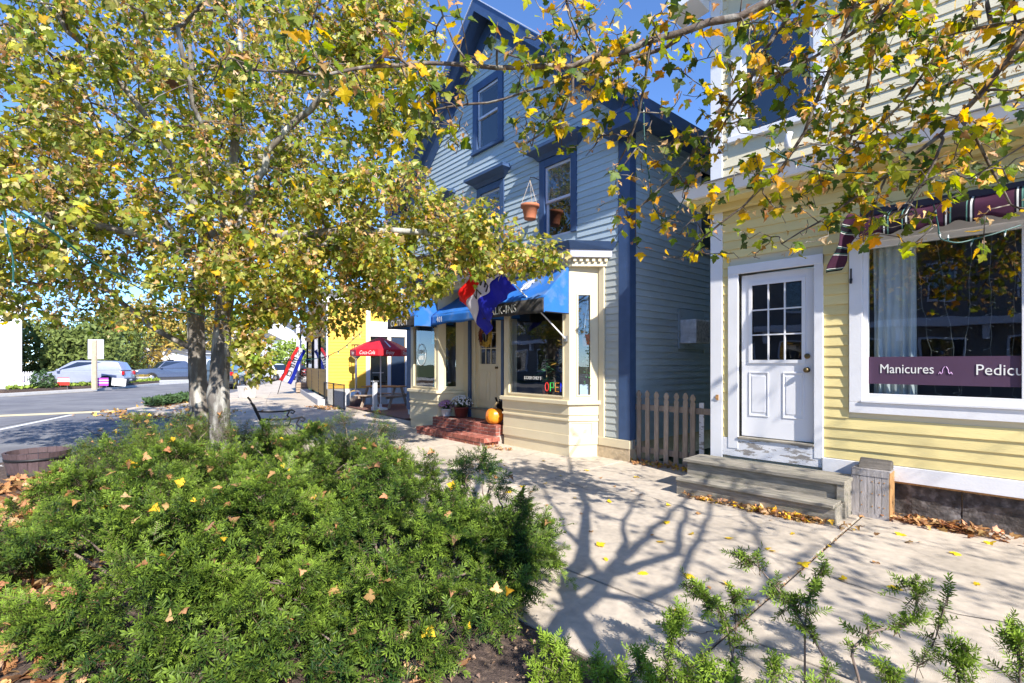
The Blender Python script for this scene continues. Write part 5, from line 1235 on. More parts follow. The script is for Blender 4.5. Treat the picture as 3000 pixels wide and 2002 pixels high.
suvp=([(0,.45),(.03,.72),(.25,.92),(1.25,1.06),(1.5,1.08),(4.75,1.10),(4.95,.95),(5.0,.55),(4.9,.32),(.15,.30)],[(1.15,1.04),(2.05,1.68),(2.4,1.74),(4.2,1.72),(4.6,1.62),(4.88,1.08)])
p=post_at(250,33,.0); car('parked_suv', (p[0],p[1],.0), R_(46.3+16), 'silver grey SUV parked behind the far lawn signs', P_SUV, 5.0, 1.9, 1.75, 0, suvp, 'car')
pkp=([(0,.55),(.02,1.02),(.2,1.15),(1.6,1.22),(5.75,1.24),(5.85,1.0),(5.85,.6),(5.7,.42),(.15,.40)],[(1.5,1.20),(2.15,1.86),(2.5,1.92),(3.7,1.92),(3.95,1.86),(4.1,1.22)])
p=post_at(505,47,.0); car('parked_pickup', (p[0],p[1],-.13), R_(46.3+48), 'navy pickup truck with chrome grille facing the street junction', P_NAVY, 5.85, 2.0, 1.92, 0, pkp, 'pickup')
pcap=([(0,.55),(.02,1.0),(.2,1.12),(1.6,1.20),(5.3,1.20),(5.4,1.0),(5.4,.6),(5.3,.42),(.15,.40)],[(1.5,1.18),(2.1,1.84),(2.4,1.90),(4.9,1.90),(5.15,1.84),(5.3,1.20)])
p=post_at(668,34.5,.0); dp=car('parked_pickup', (p[0],p[1],-.13), R_(180-30+0), 'dark slate pickup with bed cap seen from behind the two trunks', P_DARK, 5.4, 1.95, 1.9, 0, pcap, 'pickup'); dp.rotation_euler.z=math.atan2(-.45,.9)
mb=MB().tube([(-.2,-.55,1.98),(1.8,-.55,1.98)],.02,6).tube([(-.2,.55,1.98),(1.8,.55,1.98)],.02,6)
for x in (0,1.6): mb.tube([(x,-.6,1.9),(x,-.6,2.0),(x,.6,2.0),(x,.6,1.9)],.02,6)
mb.build('roof_rack',IRON,dp)
p=post_at(806,47,.0); wc=car('parked_suv', (p[0],p[1],-.13), 0, 'white car parked beyond the feather banner', P_WHT, 4.5, 1.85, 1.65, 0, ([(x*.9,z*.95) for x,z in suvp[0]],[(x*.9,z*.95) for x,z in suvp[1]]), 'car'); wc.rotation_euler.z=R_(46.3+150)
p=post_at(868,60,.0); rc=car('parked_car', (p[0],p[1],-.13), 0, 'red car glimpsed between banner and grey column', P_RED, 4.5, 1.8, 1.5, 0, ([(x*.9,z*.9) for x,z in suvp[0]],[(x*.9,z*.9) for x,z in suvp[1]]), 'car'); rc.rotation_euler.z=R_(46.3+150)
# ------------------------------------------------------------------ foliage machinery
def norm(a): return a/(np.linalg.norm(a, axis=-1, keepdims=True)+1e-9)
HALF = [(0,0),(.15,-.08),(.32,-.03),(.29,.10),(.44,.14),(.62,.34),(.50,.40),(.43,.50),(.25,.46),(.30,.64),(.17,.78),(0,1.02)]
HALF_LO = [(0,0),(.31,-.05),(.30,.13),(.60,.36),(.28,.47),(.20,.74),(0,1.0)]
def leaf_template(half, fold=.12, droop=.22, seed=0, stalk=True):
    rr = random.Random(seed)
    out = [(x*1.02, y) for x,y in half]+[(-x*1.02, y) for x,y in half[-2:0:-1]]
    P = [(0,.34)]+out
    V = [(x*(1+rr.uniform(-.06,.06)), y, fold*abs(x)-droop*(y*y)+rr.uniform(-.02,.02)-.25*droop*abs(x)*abs(x)) for x,y in P]
    n = len(out); F = [(0, 1+i, 1+(i+1)%n) for i in range(n)]
    S = [(1.12,1.12,1.1)]+[(lambda k: (k*1.06, k*.95, k*.8))(rr.uniform(.72,1.12)) for _ in out]
    if stalk:
        b = len(V); V += [(-.012,.02,0),(.012,.02,0),(.03,-.5,.10)]; F.append((b,b+1,b+2)); S += [(1.0,.75,.6)]*3
    return np.array(V), np.array(F), np.array(S)
def curled_template(half, seed):
    return leaf_template(half, .5, .55, seed)
def samara_template():
    V = np.array([(0,0,0),(.10,.30,.02),(.30,.62,-.05),(.16,.75,-.08),(.03,.35,0),(-.10,.30,.02),(-.30,.62,-.05),(-.16,.75,-.08),(-.03,.35,0)]); F = np.array([(0,1,4),(1,2,3),(1,3,4),(0,8,5),(5,7,6),(5,8,7)]); return V, F, np.ones((9,3))
def frames(ydir, up):
    y = norm(ydir); x = norm(np.cross(y, up)); z = np.cross(x, y); return np.stack([x, y, z], -1)
def scatter_mesh(name, templates, which, pos, rot, sca, cols):
    Vs, Fs, Cs = [], [], []; base = 0
    for k,(tv,tf,tsh) in enumerate(templates):
        idx = np.where(which==k)[0]
        if not len(idx): continue
        v = np.einsum('nij,mj->nmi', rot[idx], tv)*sca[idx][:,None,None]+pos[idx][:,None,:]
        n, m = v.shape[:2]
        Vs.append(v.reshape(-1,3)); Fs.append((tf[None]+(base+np.arange(n)*m)[:,None,None]).reshape(-1,3)); Cs.append((cols[idx][:,None,:]*tsh[None]).reshape(-1,3)); base += n*m
    V = np.concatenate(Vs); F = np.concatenate(Fs); C = np.concatenate(Cs)
    me = bpy.data.meshes.new(name); me.vertices.add(len(V)); me.vertices.foreach_set('co', V.astype(np.float32).ravel())
    me.loops.add(len(F)*3); me.loops.foreach_set('vertex_index', F.astype(np.int32).ravel())
    me.polygons.add(len(F)); me.polygons.foreach_set('loop_start', np.arange(0,len(F)*3,3,dtype=np.int32)); me.polygons.foreach_set('loop_total', np.full(len(F),3,np.int32))
    a = me.color_attributes.new('Col','FLOAT_COLOR','POINT'); a.data.foreach_set('color', np.c_[C,np.ones(len(C))].astype(np.float32).ravel())
    me.update(calc_edges=True); me.validate(); return me

class Skeleton:
    def __init__(s): s.p = []; s.par = []; s.rmin = []; s.chains = []; s.tips = []
    def add(s, p, par, r=0.): s.p.append(np.array(p,float)); s.par.append(par); s.rmin.append(r); return len(s.p)-1
    def path(s, pts, r0, r1, attach=True, step=.22, jit=.015, rng=None):
        pts = [np.array(p,float) for p in pts]; start = None
        if attach and s.p:
            P = np.array(s.p); i = int(np.argmin(np.linalg.norm(P-pts[0],axis=1))); start = i
            if np.linalg.norm(P[i]-pts[0]) > .05: pts = [P[i]]+pts
            else: pts = [P[i]]+pts[1:]
        # smooth the corners
        Q = [pts[0]]
        for a,b in zip(pts,pts[1:]):
            n = max(1,int(np.linalg.norm(b-a)/step))
            for k in range(1,n+1): Q.append(a+(b-a)*k/n)
        Q = np.array(Q)
        for _ in range(2):
            if len(Q)>2: Q[1:-1] = .5*Q[1:-1]+.25*(Q[:-2]+Q[2:])
        if rng is not None and len(Q)>2: Q[1:-1] += rng.normal(size=Q[1:-1].shape)*jit
        ids = []
        for k,q in enumerate(Q):
            if k==0 and start is not None: ids.append(start); continue
            r = r0+(r1-r0)*k/(len(Q)-1); ids.append(s.add(q, ids[-1] if ids else -1, r))
        s.chains.append(ids); return ids
    def reach(s, targets, rng, step=.2, droop=.0, jit=.03):
        root = s.p[0]
        P = list(s.p)
        order = np.argsort([min(np.linalg.norm(np.array(s.p)-t,axis=1)) for t in targets])
        for ti in order:
            t = targets[ti]; A = np.array(s.p); d = np.linalg.norm(A-t,axis=1)
            back = np.maximum(0, A[:,2]-t[2]-.1)*.25
            i = int(np.argmin(d+back)); a = s.p[i]; L = np.linalg.norm(t-a); n = max(2,int(L/step)); ids=[i]
            side = rng.normal(size=3)*L*.10; side[2] += L*.08
            for k in range(1,n+1):
                f = k/n; q = a+(t-a)*f+side*math.sin(PI*f)-np.array([0,0,droop*L*f*f])+(rng.normal(size=3)*jit if k<n else 0)
                ids.append(s.add(q, ids[-1], 0.))
            s.chains.append(ids); s.tips.append(ids)
    def radii(s, k=.0042, e=.46):
        n = len(s.p); cnt = np.zeros(n); ch = [0]*n
        for ids in s.tips: cnt[ids[-1]] += 1
        for i in range(n-1,-1,-1):
            if s.par[i] >= 0: cnt[s.par[i]] += cnt[i]
        r = k*np.maximum(cnt,1)**e
        return np.maximum(r, np.array(s.rmin))
    def meshes(s, sides_big=10, k=.0042, e=.46, big=.03):
        r = s.radii(k,e); big_mb, sm = MB(), MB()
        for ids in s.chains:
            pts = [s.p[i] for i in ids]; rr_ = [r[i] for i in ids]
            if len(ids)>1: rr_[0] = min(rr_[0], rr_[1]*1.25)
            if max(rr_) > big: big_mb.tube(pts, rr_, sides_big)
            else: sm.tube(pts, rr_, 5)
        return big_mb, sm
def pick_colors(n, rng, table, base=None, jitter=.22):
    w = np.array([t[0] for t in table]); c = np.array([t[1] for t in table]); i = rng.choice(len(table), n, p=w/w.sum())
    return np.clip(c[i]*(1+jitter*rng.normal(size=(n,1)))*(1+.07*rng.normal(size=(n,3))), .005, 1)
TPL = [leaf_template(HALF,.12,.20,1), leaf_template(HALF,.25,.35,2), leaf_template(HALF,-.08,.30,3), curled_template(HALF,4), samara_template()]
TPL_LO = [leaf_template(HALF_LO,.14,.22,1), leaf_template(HALF_LO,.28,.35,2), leaf_template(HALF_LO,-.10,.25,3), curled_template(HALF_LO,4), samara_template()]
def single_leaf_mesh(name, tv, tf, tsh, m_):
    m = bpy.data.meshes.new(name); m.from_pydata(tv.tolist(),[],tf.tolist()); m.materials.append(m_)
    a = m.color_attributes.new('Col','FLOAT_COLOR','POINT'); a.data.foreach_set('color', np.c_[tsh,np.ones(len(tsh))].astype(np.float32).ravel()); return m
def project(P):
    q = P-CAM; t = q@FW; return np.stack([1500+1470*(q@RT)/np.maximum(t,.01), 1064-1470*q[:,2]/np.maximum(t,.01), t],1)
def leaves_for(tree, pos, outd, rng, table, tan_table, size, lo, singles, samara=.12, tan_frac=None):
    n = len(pos)
    ydir = norm(outd*.7+rng.normal(size=(n,3))*.65+np.array([0,0,-.55])); up = norm(rng.normal(size=(n,3))*.62+np.array([0,0,1.])+np.array([.35,-.1,0]))
    rot = frames(ydir, up); sca = size*(.65+.6*rng.random(n)); which = rng.choice(4, n, p=[.38,.28,.24,.10])
    tan = rng.random(n) < (tan_frac if tan_frac is not None else .1)
    cols = pick_colors(n, rng, table); ct = pick_colors(n, rng, tan_table); cols[tan] = ct[tan]
    which[tan] = np.where(rng.random(tan.sum()) < .55, 4, 3); sca[tan] *= .62
    pr = project(pos); vis = (pr[:,0]>-30)&(pr[:,0]<3030)&(pr[:,1]>-30)&(pr[:,1]<2030)&(pr[:,2]>.5)
    key = np.where(vis, sca/np.maximum(pr[:,2],.1), 0); order = np.argsort(-key); sel = order[:singles]; rest = np.ones(n,bool); rest[sel] = False
    T = TPL_LO if lo else TPL
    me = scatter_mesh('foliage', T, which[rest], pos[rest], rot[rest], sca[rest], cols[rest]); fo = link('foliage', me, LEAF, tree); fo['kind'] = 'stuff'
    if singles:
        ms = []
        for tv,tf,tsh in TPL: ms.append(single_leaf_mesh('leaf', tv, tf, tsh, LEAFO))
        for i in sel:
            o = bpy.data.objects.new('leaf', ms[which[i]]); COL.objects.link(o); o.parent = tree
            M4 = np.eye(4); M4[:3,:3] = rot[i]*sca[i]; M4[:3,3] = pos[i]; o.matrix_local = Matrix(M4.tolist()); o.color = (*cols[i],1)
def along_tips(sk, tips, per, rng, spread, reach_back=.45):
    """leaf positions along the last stretch of every twig"""
    pos, out, own = [], [], []
    for k,ids in enumerate(tips):
        P = np.array([sk.p[i] for i in ids]); L = np.linalg.norm(P[-1]-P[-2])+1e-6; m = len(P)
        n = per if np.isscalar(per) else per[k]
        f = 1-reach_back*rng.random(n)**1.3*min(1, 3.0/m*1.6); x = f*(m-1); i = np.minimum(x.astype(int), m-2); q = P[i]+(P[i+1]-P[i])*(x-i)[:,None]
        d = norm(P[-1]-P[0])[None]
        o = norm(rng.normal(size=(n,3))+d*.6); pos.append(q+o*spread*(.25+rng.random((n,1)))); out.append(o); own += [k]*n
    return np.concatenate(pos), np.concatenate(out), np.array(own)
def ellipsoid(c, r, n, rng, lo=.30, zmin=2.0, ok=None):
    out = []
    while len(out) < n:
        d = rng.normal(size=3); d /= np.linalg.norm(d); q = np.array(c)+np.array(r)*d*(lo+(1-lo)*rng.random()**.55)
        if q[2] > zmin and (ok is None or ok(q)): out.append(q)
    return out
GREENS = [(.42,(.25,.31,.05)),(.25,(.40,.41,.075)),(.15,(.60,.59,.25)),(.14,(.13,.19,.045)),(.04,(.85,.58,.04))]
TANS = [(.5,(.58,.37,.15)),(.35,(.75,.55,.32)),(.15,(.36,.19,.07))]
NEARC = [(.24,(.72,.50,.015)),(.24,(.32,.37,.03)),(.28,(.12,.18,.03)),(.18,(.06,.105,.028)),(.04,(.60,.32,.03))]

# a trunk with bark relief
def trunk_mesh(pts, rad, seed, bulge=None, n=26):
    rg = np.random.default_rng(seed); pts = [np.array(p,float) for p in pts]; Q=[]; Rr=[]
    for (a,ra),(b,rb) in zip(zip(pts,rad),zip(pts[1:],rad[1:])):
        m = max(2,int(np.linalg.norm(b-a)/.035))
        for k in range(m): Q.append(a+(b-a)*k/m); Rr.append(ra+(rb-ra)*k/m)
    Q = np.array(Q); Rr = np.array(Rr)
    for _ in range(6): Q[1:-1] = .5*Q[1:-1]+.25*(Q[:-2]+Q[2:])
    ph = rg.random(12)*6.28; V=[]; F=[]
    for i,(q,r) in enumerate(zip(Q,Rr)):
        for k in range(n):
            a = 2*PI*k/n
            w = 1+.05*math.sin(3*a+ph[0]+q[2]*1.3)+.035*math.sin(5*a+ph[1]-q[2]*2.2)+.02*math.sin(9*a+q[2]*6+ph[2])+.018*rg.normal()
            if bulge: w += bulge[1]*math.exp(-((q[2]-bulge[0])/bulge[2])**2)*(.75+.5*math.cos(a-bulge[3]))
            V.append((q[0]+r*w*math.cos(a), q[1]+r*w*math.sin(a), q[2]))
    for i in range(len(Q)-1):
        for k in range(n): k2=(k+1)%n; F.append((i*n+k,i*n+k2,(i+1)*n+k2,(i+1)*n+k))
    return MB().add(V,F)
def ground_at(u, t): p = at(u,1064,t); return np.array([p[0],p[1],-.03])

# ------------------------------------------------------------------ the maple with the pale burred trunk, and the darker one behind it
def street_maple(label, tB, trunkpx, trad, limbs, ells, seed, per, bulge, barkm, singles, ok=None, tan=.15, extra=()):
    rng_ = np.random.default_rng(seed)
    base = ground_at(trunkpx[0][0], tB); tree = empty('maple_tree', (0,0,0), 0, label, 'tree', 'maples growing out of the yew bed')
    tp = [base]+[at(u,v,tB) for u,v in trunkpx[1:]]
    trunk_mesh([p for p in tp], trad, seed, bulge).build('trunk', barkm, tree, True)
    sk = Skeleton(); sk.path(tp, trad[0]*.6, trad[-1]*.9, False)
    sk.chains = []
    for pts, r0, r1 in limbs: sk.path([at(u,v,t) for u,v,t in pts], r0, r1, True, jit=.02, rng=rng_)
    T = []
    for c,r,n in ells: T += ellipsoid(c, r, n, rng_, ok=ok)
    for c,r,n in extra: T += ellipsoid(c, r, n, rng_, .1, .5)
    sk.reach(np.array(T), rng_, .24, .05)
    b, s = sk.meshes(9, .0040, .47, .028)
    b.build('limbs', BARK, tree, True); s.build('branches', TWIG, tree, True)['kind']='stuff'
    tint = rng_.random(len(sk.tips)); pos, out, own = along_tips(sk, sk.tips, per, rng_, .17)
    leaves_for(tree, pos, out, rng_, GREENS, TANS, .084, True, singles, tan_frac=np.where(tint[own]>.60, .72, .14 if tan else 0))
    return tree
def okB(q):
    pr = project(np.array([q]))[0]
    if pr[0] > 1290 and pr[1] < 480: return False
    if pr[0] > 1250 and pr[1] > 330 and pr[1] < 560: return False
    if pr[1] > 960 and pr[0] > 1000: return False
    if pr[1] > 905 and pr[0] > 1200: return False
    if pr[0] > 1500 and pr[1] < 700: return False
    if pr[0] > 1380 and pr[1] < 600: return False
    if pr[0] > 1340 and pr[1] > 790: return False
    if pr[1] > 985: return False
    return True
tB = 7.6
street_maple('maple with pale lichen-covered burred trunk, nearest of two at the yew bed', tB,
  [(650,0),(640,1150),(648,1000),(662,860),(668,730)], [.155,.130,.124,.115,.10],
  [([(668,730,7.6),(663,638,7.6),(682,446,7.6),(692,351,7.6),(695,191,7.6),(705,0,7.6),(700,-170,7.6)],.085,.03),
   ([(662,745,7.6),(638,701,7.55),(587,625,7.4),(542,561,7.3),(497,459,7.2),(383,268,7.0),(255,147,6.8),(115,0,6.5)],.07,.012),
   ([(670,720,7.6),(715,640,7.6),(785,440,7.6),(905,319,7.5),(1010,230,7.4)],.06,.012),
   ([(668,735,7.6),(800,690,7.6),(1000,690,7.4),(1200,670,7.3),(1400,720,7.2)],.028,.008),
   ([(660,800,7.6),(560,740,7.4),(400,690,7.0),(200,640,6.6),(60,610,6.3)],.045,.012),
   ([(664,700,7.6),(640,560,7.1),(600,420,6.6),(560,250,6.2),(520,80,5.9)],.045,.012)],
  [((-8.8,1.7,5.2),(3.1,3.1,3.3),640),((-6.7,4.1,3.6),(1.9,1.6,1.15),230),((-8.0,3.6,2.85),(1.5,1.2,.9),110),((-5.5,5.0,3.15),(.95,.8,.55),60),(tuple(at(1150,230,7.5)),(.9,.9,1.2),95),(tuple(at(1060,60,7.5)),(.9,.9,.9),60),((-9.2,-.2,3.6),(2.0,1.5,1.5),130),((-7.2,2.2,2.9),(1.0,.9,.8),60)],
  11, 37, (1.08,.22,.17,-.9), BARKL, 300, okB, extra=[(at(745,1045,6.3),(.16,.16,.30),12),(at(720,960,6.4),(.2,.2,.25),10)])
tB2 = 9.3
def okA(q):
    pr = project(np.array([q]))[0]
    return not ((pr[0] > 1100 and pr[1] < 500) or pr[1] > 1000 or (pr[0]>860 and pr[1]>960))
street_maple('maple with darker furrowed trunk standing just behind the pale trunk', tB2,
  [(592,0),(578,1100),(572,950),(585,800),(612,640)], [.165,.145,.135,.12,.095],
  [([(612,640,9.3),(600,450,9.3),(570,250,9.2),(540,0,9.1),(530,-150,9.0)],.08,.02),
   ([(575,1040,9.3),(545,1028,9.25),(490,988,9.1),(400,915,8.9),(280,830,8.6),(150,760,8.3)],.06,.014),
   ([(590,780,9.3),(700,640,9.4),(800,520,9.6),(900,400,9.8)],.05,.012),
   ([(590,790,9.3),(480,640,9.2),(350,520,9.2),(200,400,9.2),(60,300,9.2)],.055,.012)],
  [((-11.2,1.9,5.3),(3.3,3.3,3.4),520),((-12.6,-.6,3.6),(2.1,1.7,1.5),130),((-10.5,4.6,4.2),(1.8,1.6,1.3),90)],
  12, 36, None, BARK, 300, okA)
kn = empty('tree_knot', (0,0,0))
bpy.data.objects.remove(kn)

# ------------------------------------------------------------------ the maple beside the viewer whose branches hang over the pavement
rn = np.random.default_rng(77)
NT = empty('overhanging_maple', (1.05,1.5,0), 0, 'sparse yellowing maple whose bare boughs hang across the upper right', 'tree')
NT.location = (0,0,0)
sk = Skeleton()
sk.path([(1.1,.95,-.05),(1.06,1.02,.8),(.98,1.15,1.45)], .15, .12, False, rng=rn)
sk.path([(.98,1.15,1.45),(.74,1.46,1.9),(.48,1.78,2.2),(.65,2.33,2.6),(.6,3.19,3.2),(.3,4.14,4.0),(.1,5.0,4.6)], .07, .013, rng=rn)
sk.path([(.48,1.78,2.2),(.9,2.3,2.45),(1.35,2.8,2.7),(1.7,3.7,3.4),(1.8,4.6,3.9)], .045, .012, rng=rn)
sk.path([(.98,1.15,1.45),(.9,1.2,2.2),(.5,1.5,3.0),(-.2,2.5,3.65),(-.86,3.37,3.84)], .09, .03, rng=rn)
sk.path([(.9,1.2,2.2),(1.6,1.8,3.0),(2.2,3.0,3.8),(2.8,4.2,4.6)], .06, .012, rng=rn)
sk.path([(1.0,1.15,1.45),(2.0,1.6,2.6),(3.2,2.4,3.6),(4.2,3.2,4.4)], .05, .016, rng=rn)  # this limb and the next ones: unseen, added for shadows on the pavement
sk.path([(1.5,1.9,2.5),(1.9,2.8,3.1),(2.3,3.6,3.7),(2.7,4.6,4.4)], .034, .014, rng=rn)
sk.path([(2.2,1.7,2.8),(3.4,1.4,3.6),(4.6,1.8,4.3),(5.6,2.4,4.8)], .035, .014, rng=rn)
sk.path([(3.2,2.4,3.6),(3.4,3.4,4.2),(3.3,4.4,4.8)], .028, .012, rng=rn)
sk.path([(.9,2.3,2.45),(1.0,3.1,3.1),(1.2,4.0,3.6)], .028, .012, rng=rn)
sk.path([(1.6,1.8,3.0),(1.4,2.4,3.8),(1.0,3.2,4.6)], .028, .012, rng=rn)
sk.path([(.7,1.4,2.6),(1.0,.6,3.6),(.6,.3,4.8)], .05, .012, rng=rn)
near_paths = [
 ([(2420,-60,2.95),(2255,10,3.0),(2076,66,3.05),(1914,127,3.1),(1802,155,3.15),(1690,189,3.15),(1526,199,3.1),(1378,191,3.0),(1230,175,2.85),(1100,190,2.7),(957,223,2.55),(733,205,2.4)],.026,.004),
 ([(2037,90,3.06),(1940,158,3.2),(1812,183,3.3),(1710,206,3.35),(1588,255,3.4),(1485,290,3.45),(1430,306,3.5),(1317,303,3.5),(1230,335,3.5)],.015,.003),
 ([(3080,-10,2.68),(3000,107,2.75),(2944,194,2.8),(2867,286,2.9),(2837,326,2.95),(2740,408,3.05),(2612,510,3.2),(2510,576,3.3),(2400,650,3.4),(2290,715,3.5)],.022,.003),
 ([(2520,-60,3.1),(2474,92,3.15),(2434,204,3.2),(2398,326,3.3),(2326,449,3.4),(2245,551,3.5),(2117,648,3.65),(2051,699,3.75),(1990,760,3.8)],.019,.003),
 ([(2360,-60,3.2),(2306,66,3.25),(2230,153,3.3),(2194,255,3.4),(2102,357,3.5),(2000,490,3.6),(1920,560,3.7),(1840,640,3.8)],.017,.003),
 ([(2837,326,2.95),(2862,400,2.95),(2908,510,2.95),(2925,551,2.95),(2960,600,2.95)],.011,.003),
 ([(2700,-60,3.0),(2560,60,3.05),(2430,150,3.1),(2300,205,3.2),(2220,240,3.3),(2150,300,3.4),(2090,420,3.5)],.014,.003),
 ([(3060,40,2.9),(2918,97,2.95),(2816,56,3.0),(2700,130,3.1)],.012,.003),
 ([(2600,-60,3.3),(2560,120,3.35),(2530,300,3.4),(2500,420,3.5),(2420,520,3.55)],.011,.003),
 ([(2900,-60,3.0),(2760,150,3.1),(2650,300,3.2),(2560,380,3.3),(2450,470,3.4)],.012,.003),
 ([(1690,189,3.15),(1700,260,3.2),(1660,330,3.3),(1590,400,3.35),(1490,440,3.4)],.008,.002),
 ([(1914,127,3.1),(1900,230,3.3),(1870,330,3.4),(1860,420,3.5),(1800,500,3.6)],.009,.002),
 ([(1650,-60,3.1),(1660,40,3.15),(1690,110,3.2),(1730,170,3.2)],.006,.003),
 ([(2575,545,3.25),(2562,600,3.25),(2545,690,3.25)],.006,.002),
 ([(2780,370,3.0),(2760,460,3.0),(2700,560,3.0),(2640,640,3.0)],.006,.002),
 ([(1378,191,3.0),(1330,120,2.95),(1290,60,2.9),(1270,-40,2.9)],.006,.003)]
NP = []
for pts,r0,r1 in near_paths:
    ids = sk.path([at(u,v,t) for u,v,t in pts], r0, r1, True, .12, .008, rn); NP.append(ids)
T = []
for ids in NP:
    P = np.array([sk.p[i] for i in ids[1:]])
    n = int(len(P)*7)
    for _ in range(n):
        q = P[rn.integers(len(P))]; T.append(q+rn.normal(size=3)*np.array([.19,.19,.15])+np.array([0,0,-.05]))
def okN(q):
    pr = project(np.array([q]))[0]
    if pr[2] < 2.0: return False
    if pr[0] < 1150 and pr[1] > 330: return False
    if 1150 < pr[0] < 1750 and pr[1] > 460: return False
    if pr[1] > 760: return False
    if 1375 < pr[0] < 1500 and 210 < pr[1]: return False
    if 2150 < pr[0] < 2440 and pr[1] > 770: return False
    return True
T = [t for t in T if okN(t)]
sk.reach(np.array(T), rn, .07, .02, .010)
nin = len(sk.tips)
T2 = []  # unseen twigs and leaves outside the view, added for their dappled shadows
while len(T2) < 820:
    q = np.array([rn.uniform(.2,5.4), rn.uniform(.5,5.2), rn.uniform(2.4,5.2)])
    pr = project(np.array([q]))[0]
    if pr[2] > .3 and -40 < pr[0] < 3040 and -40 < pr[1] < 2042: continue
    T2.append(q)
sk.reach(np.array(T2), rn, .16, .03, .02)
b, s = sk.meshes(8, .0023, .38, .010)
b.build('boughs', TWIG, NT, True); s.build('branches', TWIG, NT, True)['kind']='stuff'
pos, out, own = along_tips(sk, sk.tips, [4 if k < nin else 3 for k in range(len(sk.tips))], rn, .055, .75)
tint = rn.random(len(sk.tips))
pr = project(pos); keep = (pr[:,2] > 1.6) | (pr[:,2] < .2); keep &= np.array([okN(q) or project(np.array([q]))[0][0] > 3040 or project(np.array([q]))[0][1] < -40 or project(np.array([q]))[0][2] < 1.2 for q in pos])
pos, out, own = pos[keep], out[keep], own[keep]
leaves_for(NT, pos, out, rn, NEARC, TANS, .066, False, 300, tan_frac=np.where(tint[own]>.55, .85, .12))
print('near leaves', len(pos), 'nodes', len(sk.p))

# ------------------------------------------------------------------ trees across the street (mirrored in the glass): copies
src = [o for o in bpy.data.objects if o.name.startswith('maple_tree')][1]
for k,(x,y,rz) in enumerate(((15,-9,.4),(-9,-9.5,2.0))):
    c = empty('maple_tree', (0,0,0), 0, ('maple across the street, mirrored in the salon window','maple across the street, mirrored in the bay window')[k], 'tree')
    for ch in src.children:
        if ch.name.startswith('leaf'): continue
        d = ch.copy(); COL.objects.link(d); d.parent = c
    c.rotation_euler.z = rz; b0 = Matrix.Rotation(rz,3,'Z') @ Vector((-10.7,2.3,0)); c.location = (x-b0.x-9, y-b0.y, -.1)

# ------------------------------------------------------------------ cable of fairy lights through the branches
def fairy(name, pts, label, bulbs, r=.0045, seed=1, bl=.035):
    rr = random.Random(seed); o = empty(name, (0,0,0), 0, label, 'string light', 'green wire fairy lights'); Q=[]
    pts=[np.array(p) for p in pts]
    for a,b in zip(pts,pts[1:]):
        for k in range(6): Q.append(a+(b-a)*k/6+np.array([0,0,rr.uniform(-.004,.004)]))
    Q.append(pts[-1]); Q=np.array(Q)
    for _ in range(3): Q[1:-1]=.5*Q[1:-1]+.25*(Q[:-2]+Q[2:])
    MB().tube(list(Q), r, 5).build('wire', WIRE, o)
    for k in range(bulbs):
        q=Q[int((k+.5)/bulbs*(len(Q)-1))]; d=np.array([rr.uniform(-.4,.4),rr.uniform(-.3,.3),rr.choice((-1,-1,1))]); d/=np.linalg.norm(d)
        s_=MB().tube([q,q+d*bl*.5],r*1.5,6).build('socket', WIRE, o); MB().tube([q+d*bl*.5,q+d*bl*.8,q+d*bl*1.15],[r*1.2,r*1.1,.0008],6).build('bulb', BULB, s_)
    return o
fairy('string_light', [at(u,v,3.3) for u,v in ((2240,430),(2330,478),(2430,505),(2560,510),(2660,520),(2780,532),(2900,530))], 'green wire of clear bulbs looping before the salon cornice', 9, .004, 2)
fairy('string_light', [at(u,v,3.7) for u,v in ((1885,300),(1888,420),(1905,540),(1915,610),(1945,650),(1985,620),(2010,570),(2035,500))], 'green wire loop dangling before the shaded blue side wall', 9, .0045, 3)
fairy('string_light', [at(u,v,2.9) for u,v in ((2735,600),(2748,660),(2752,700),(2800,715),(2900,690),(2990,660))], 'green wire drooping beneath the striped awning', 5, .004, 4)
fairy('string_light', [at(u,v,t) for u,v,t in ((40,620,4.2),(140,670,4.4),(230,740,4.7),(330,800,5.2),(450,835,5.8),(580,850,6.6),(700,851,7.3),(790,840,7.8))], 'upper green wire of bulbs crossing before the trunks', 14, .006, 5, .06)
fairy('string_light', [at(u,v,t) for u,v,t in ((60,620,4.2),(160,680,4.4),(270,770,4.7),(400,840,5.2),(520,905,5.8),(640,938,6.6),(780,945,7.2))], 'lower green wire of bulbs crossing before the trunks', 12, .006, 6, .06)
fairy('string_light', [at(u,v,15) for u,v in ((700,1052),(800,1058),(900,1055),(955,1046),(1000,1025),(1035,995),(1062,970))], 'dark wire of bulbs strung from cafe to trees', 10, .012, 7, .1)
fairy('string_light', [at(u,v,3.9) for u,v in ((10,620),(18,680),(40,760),(38,850)) ], 'green wire bundle hanging at the left edge of the view', 6, .006, 8, .05)
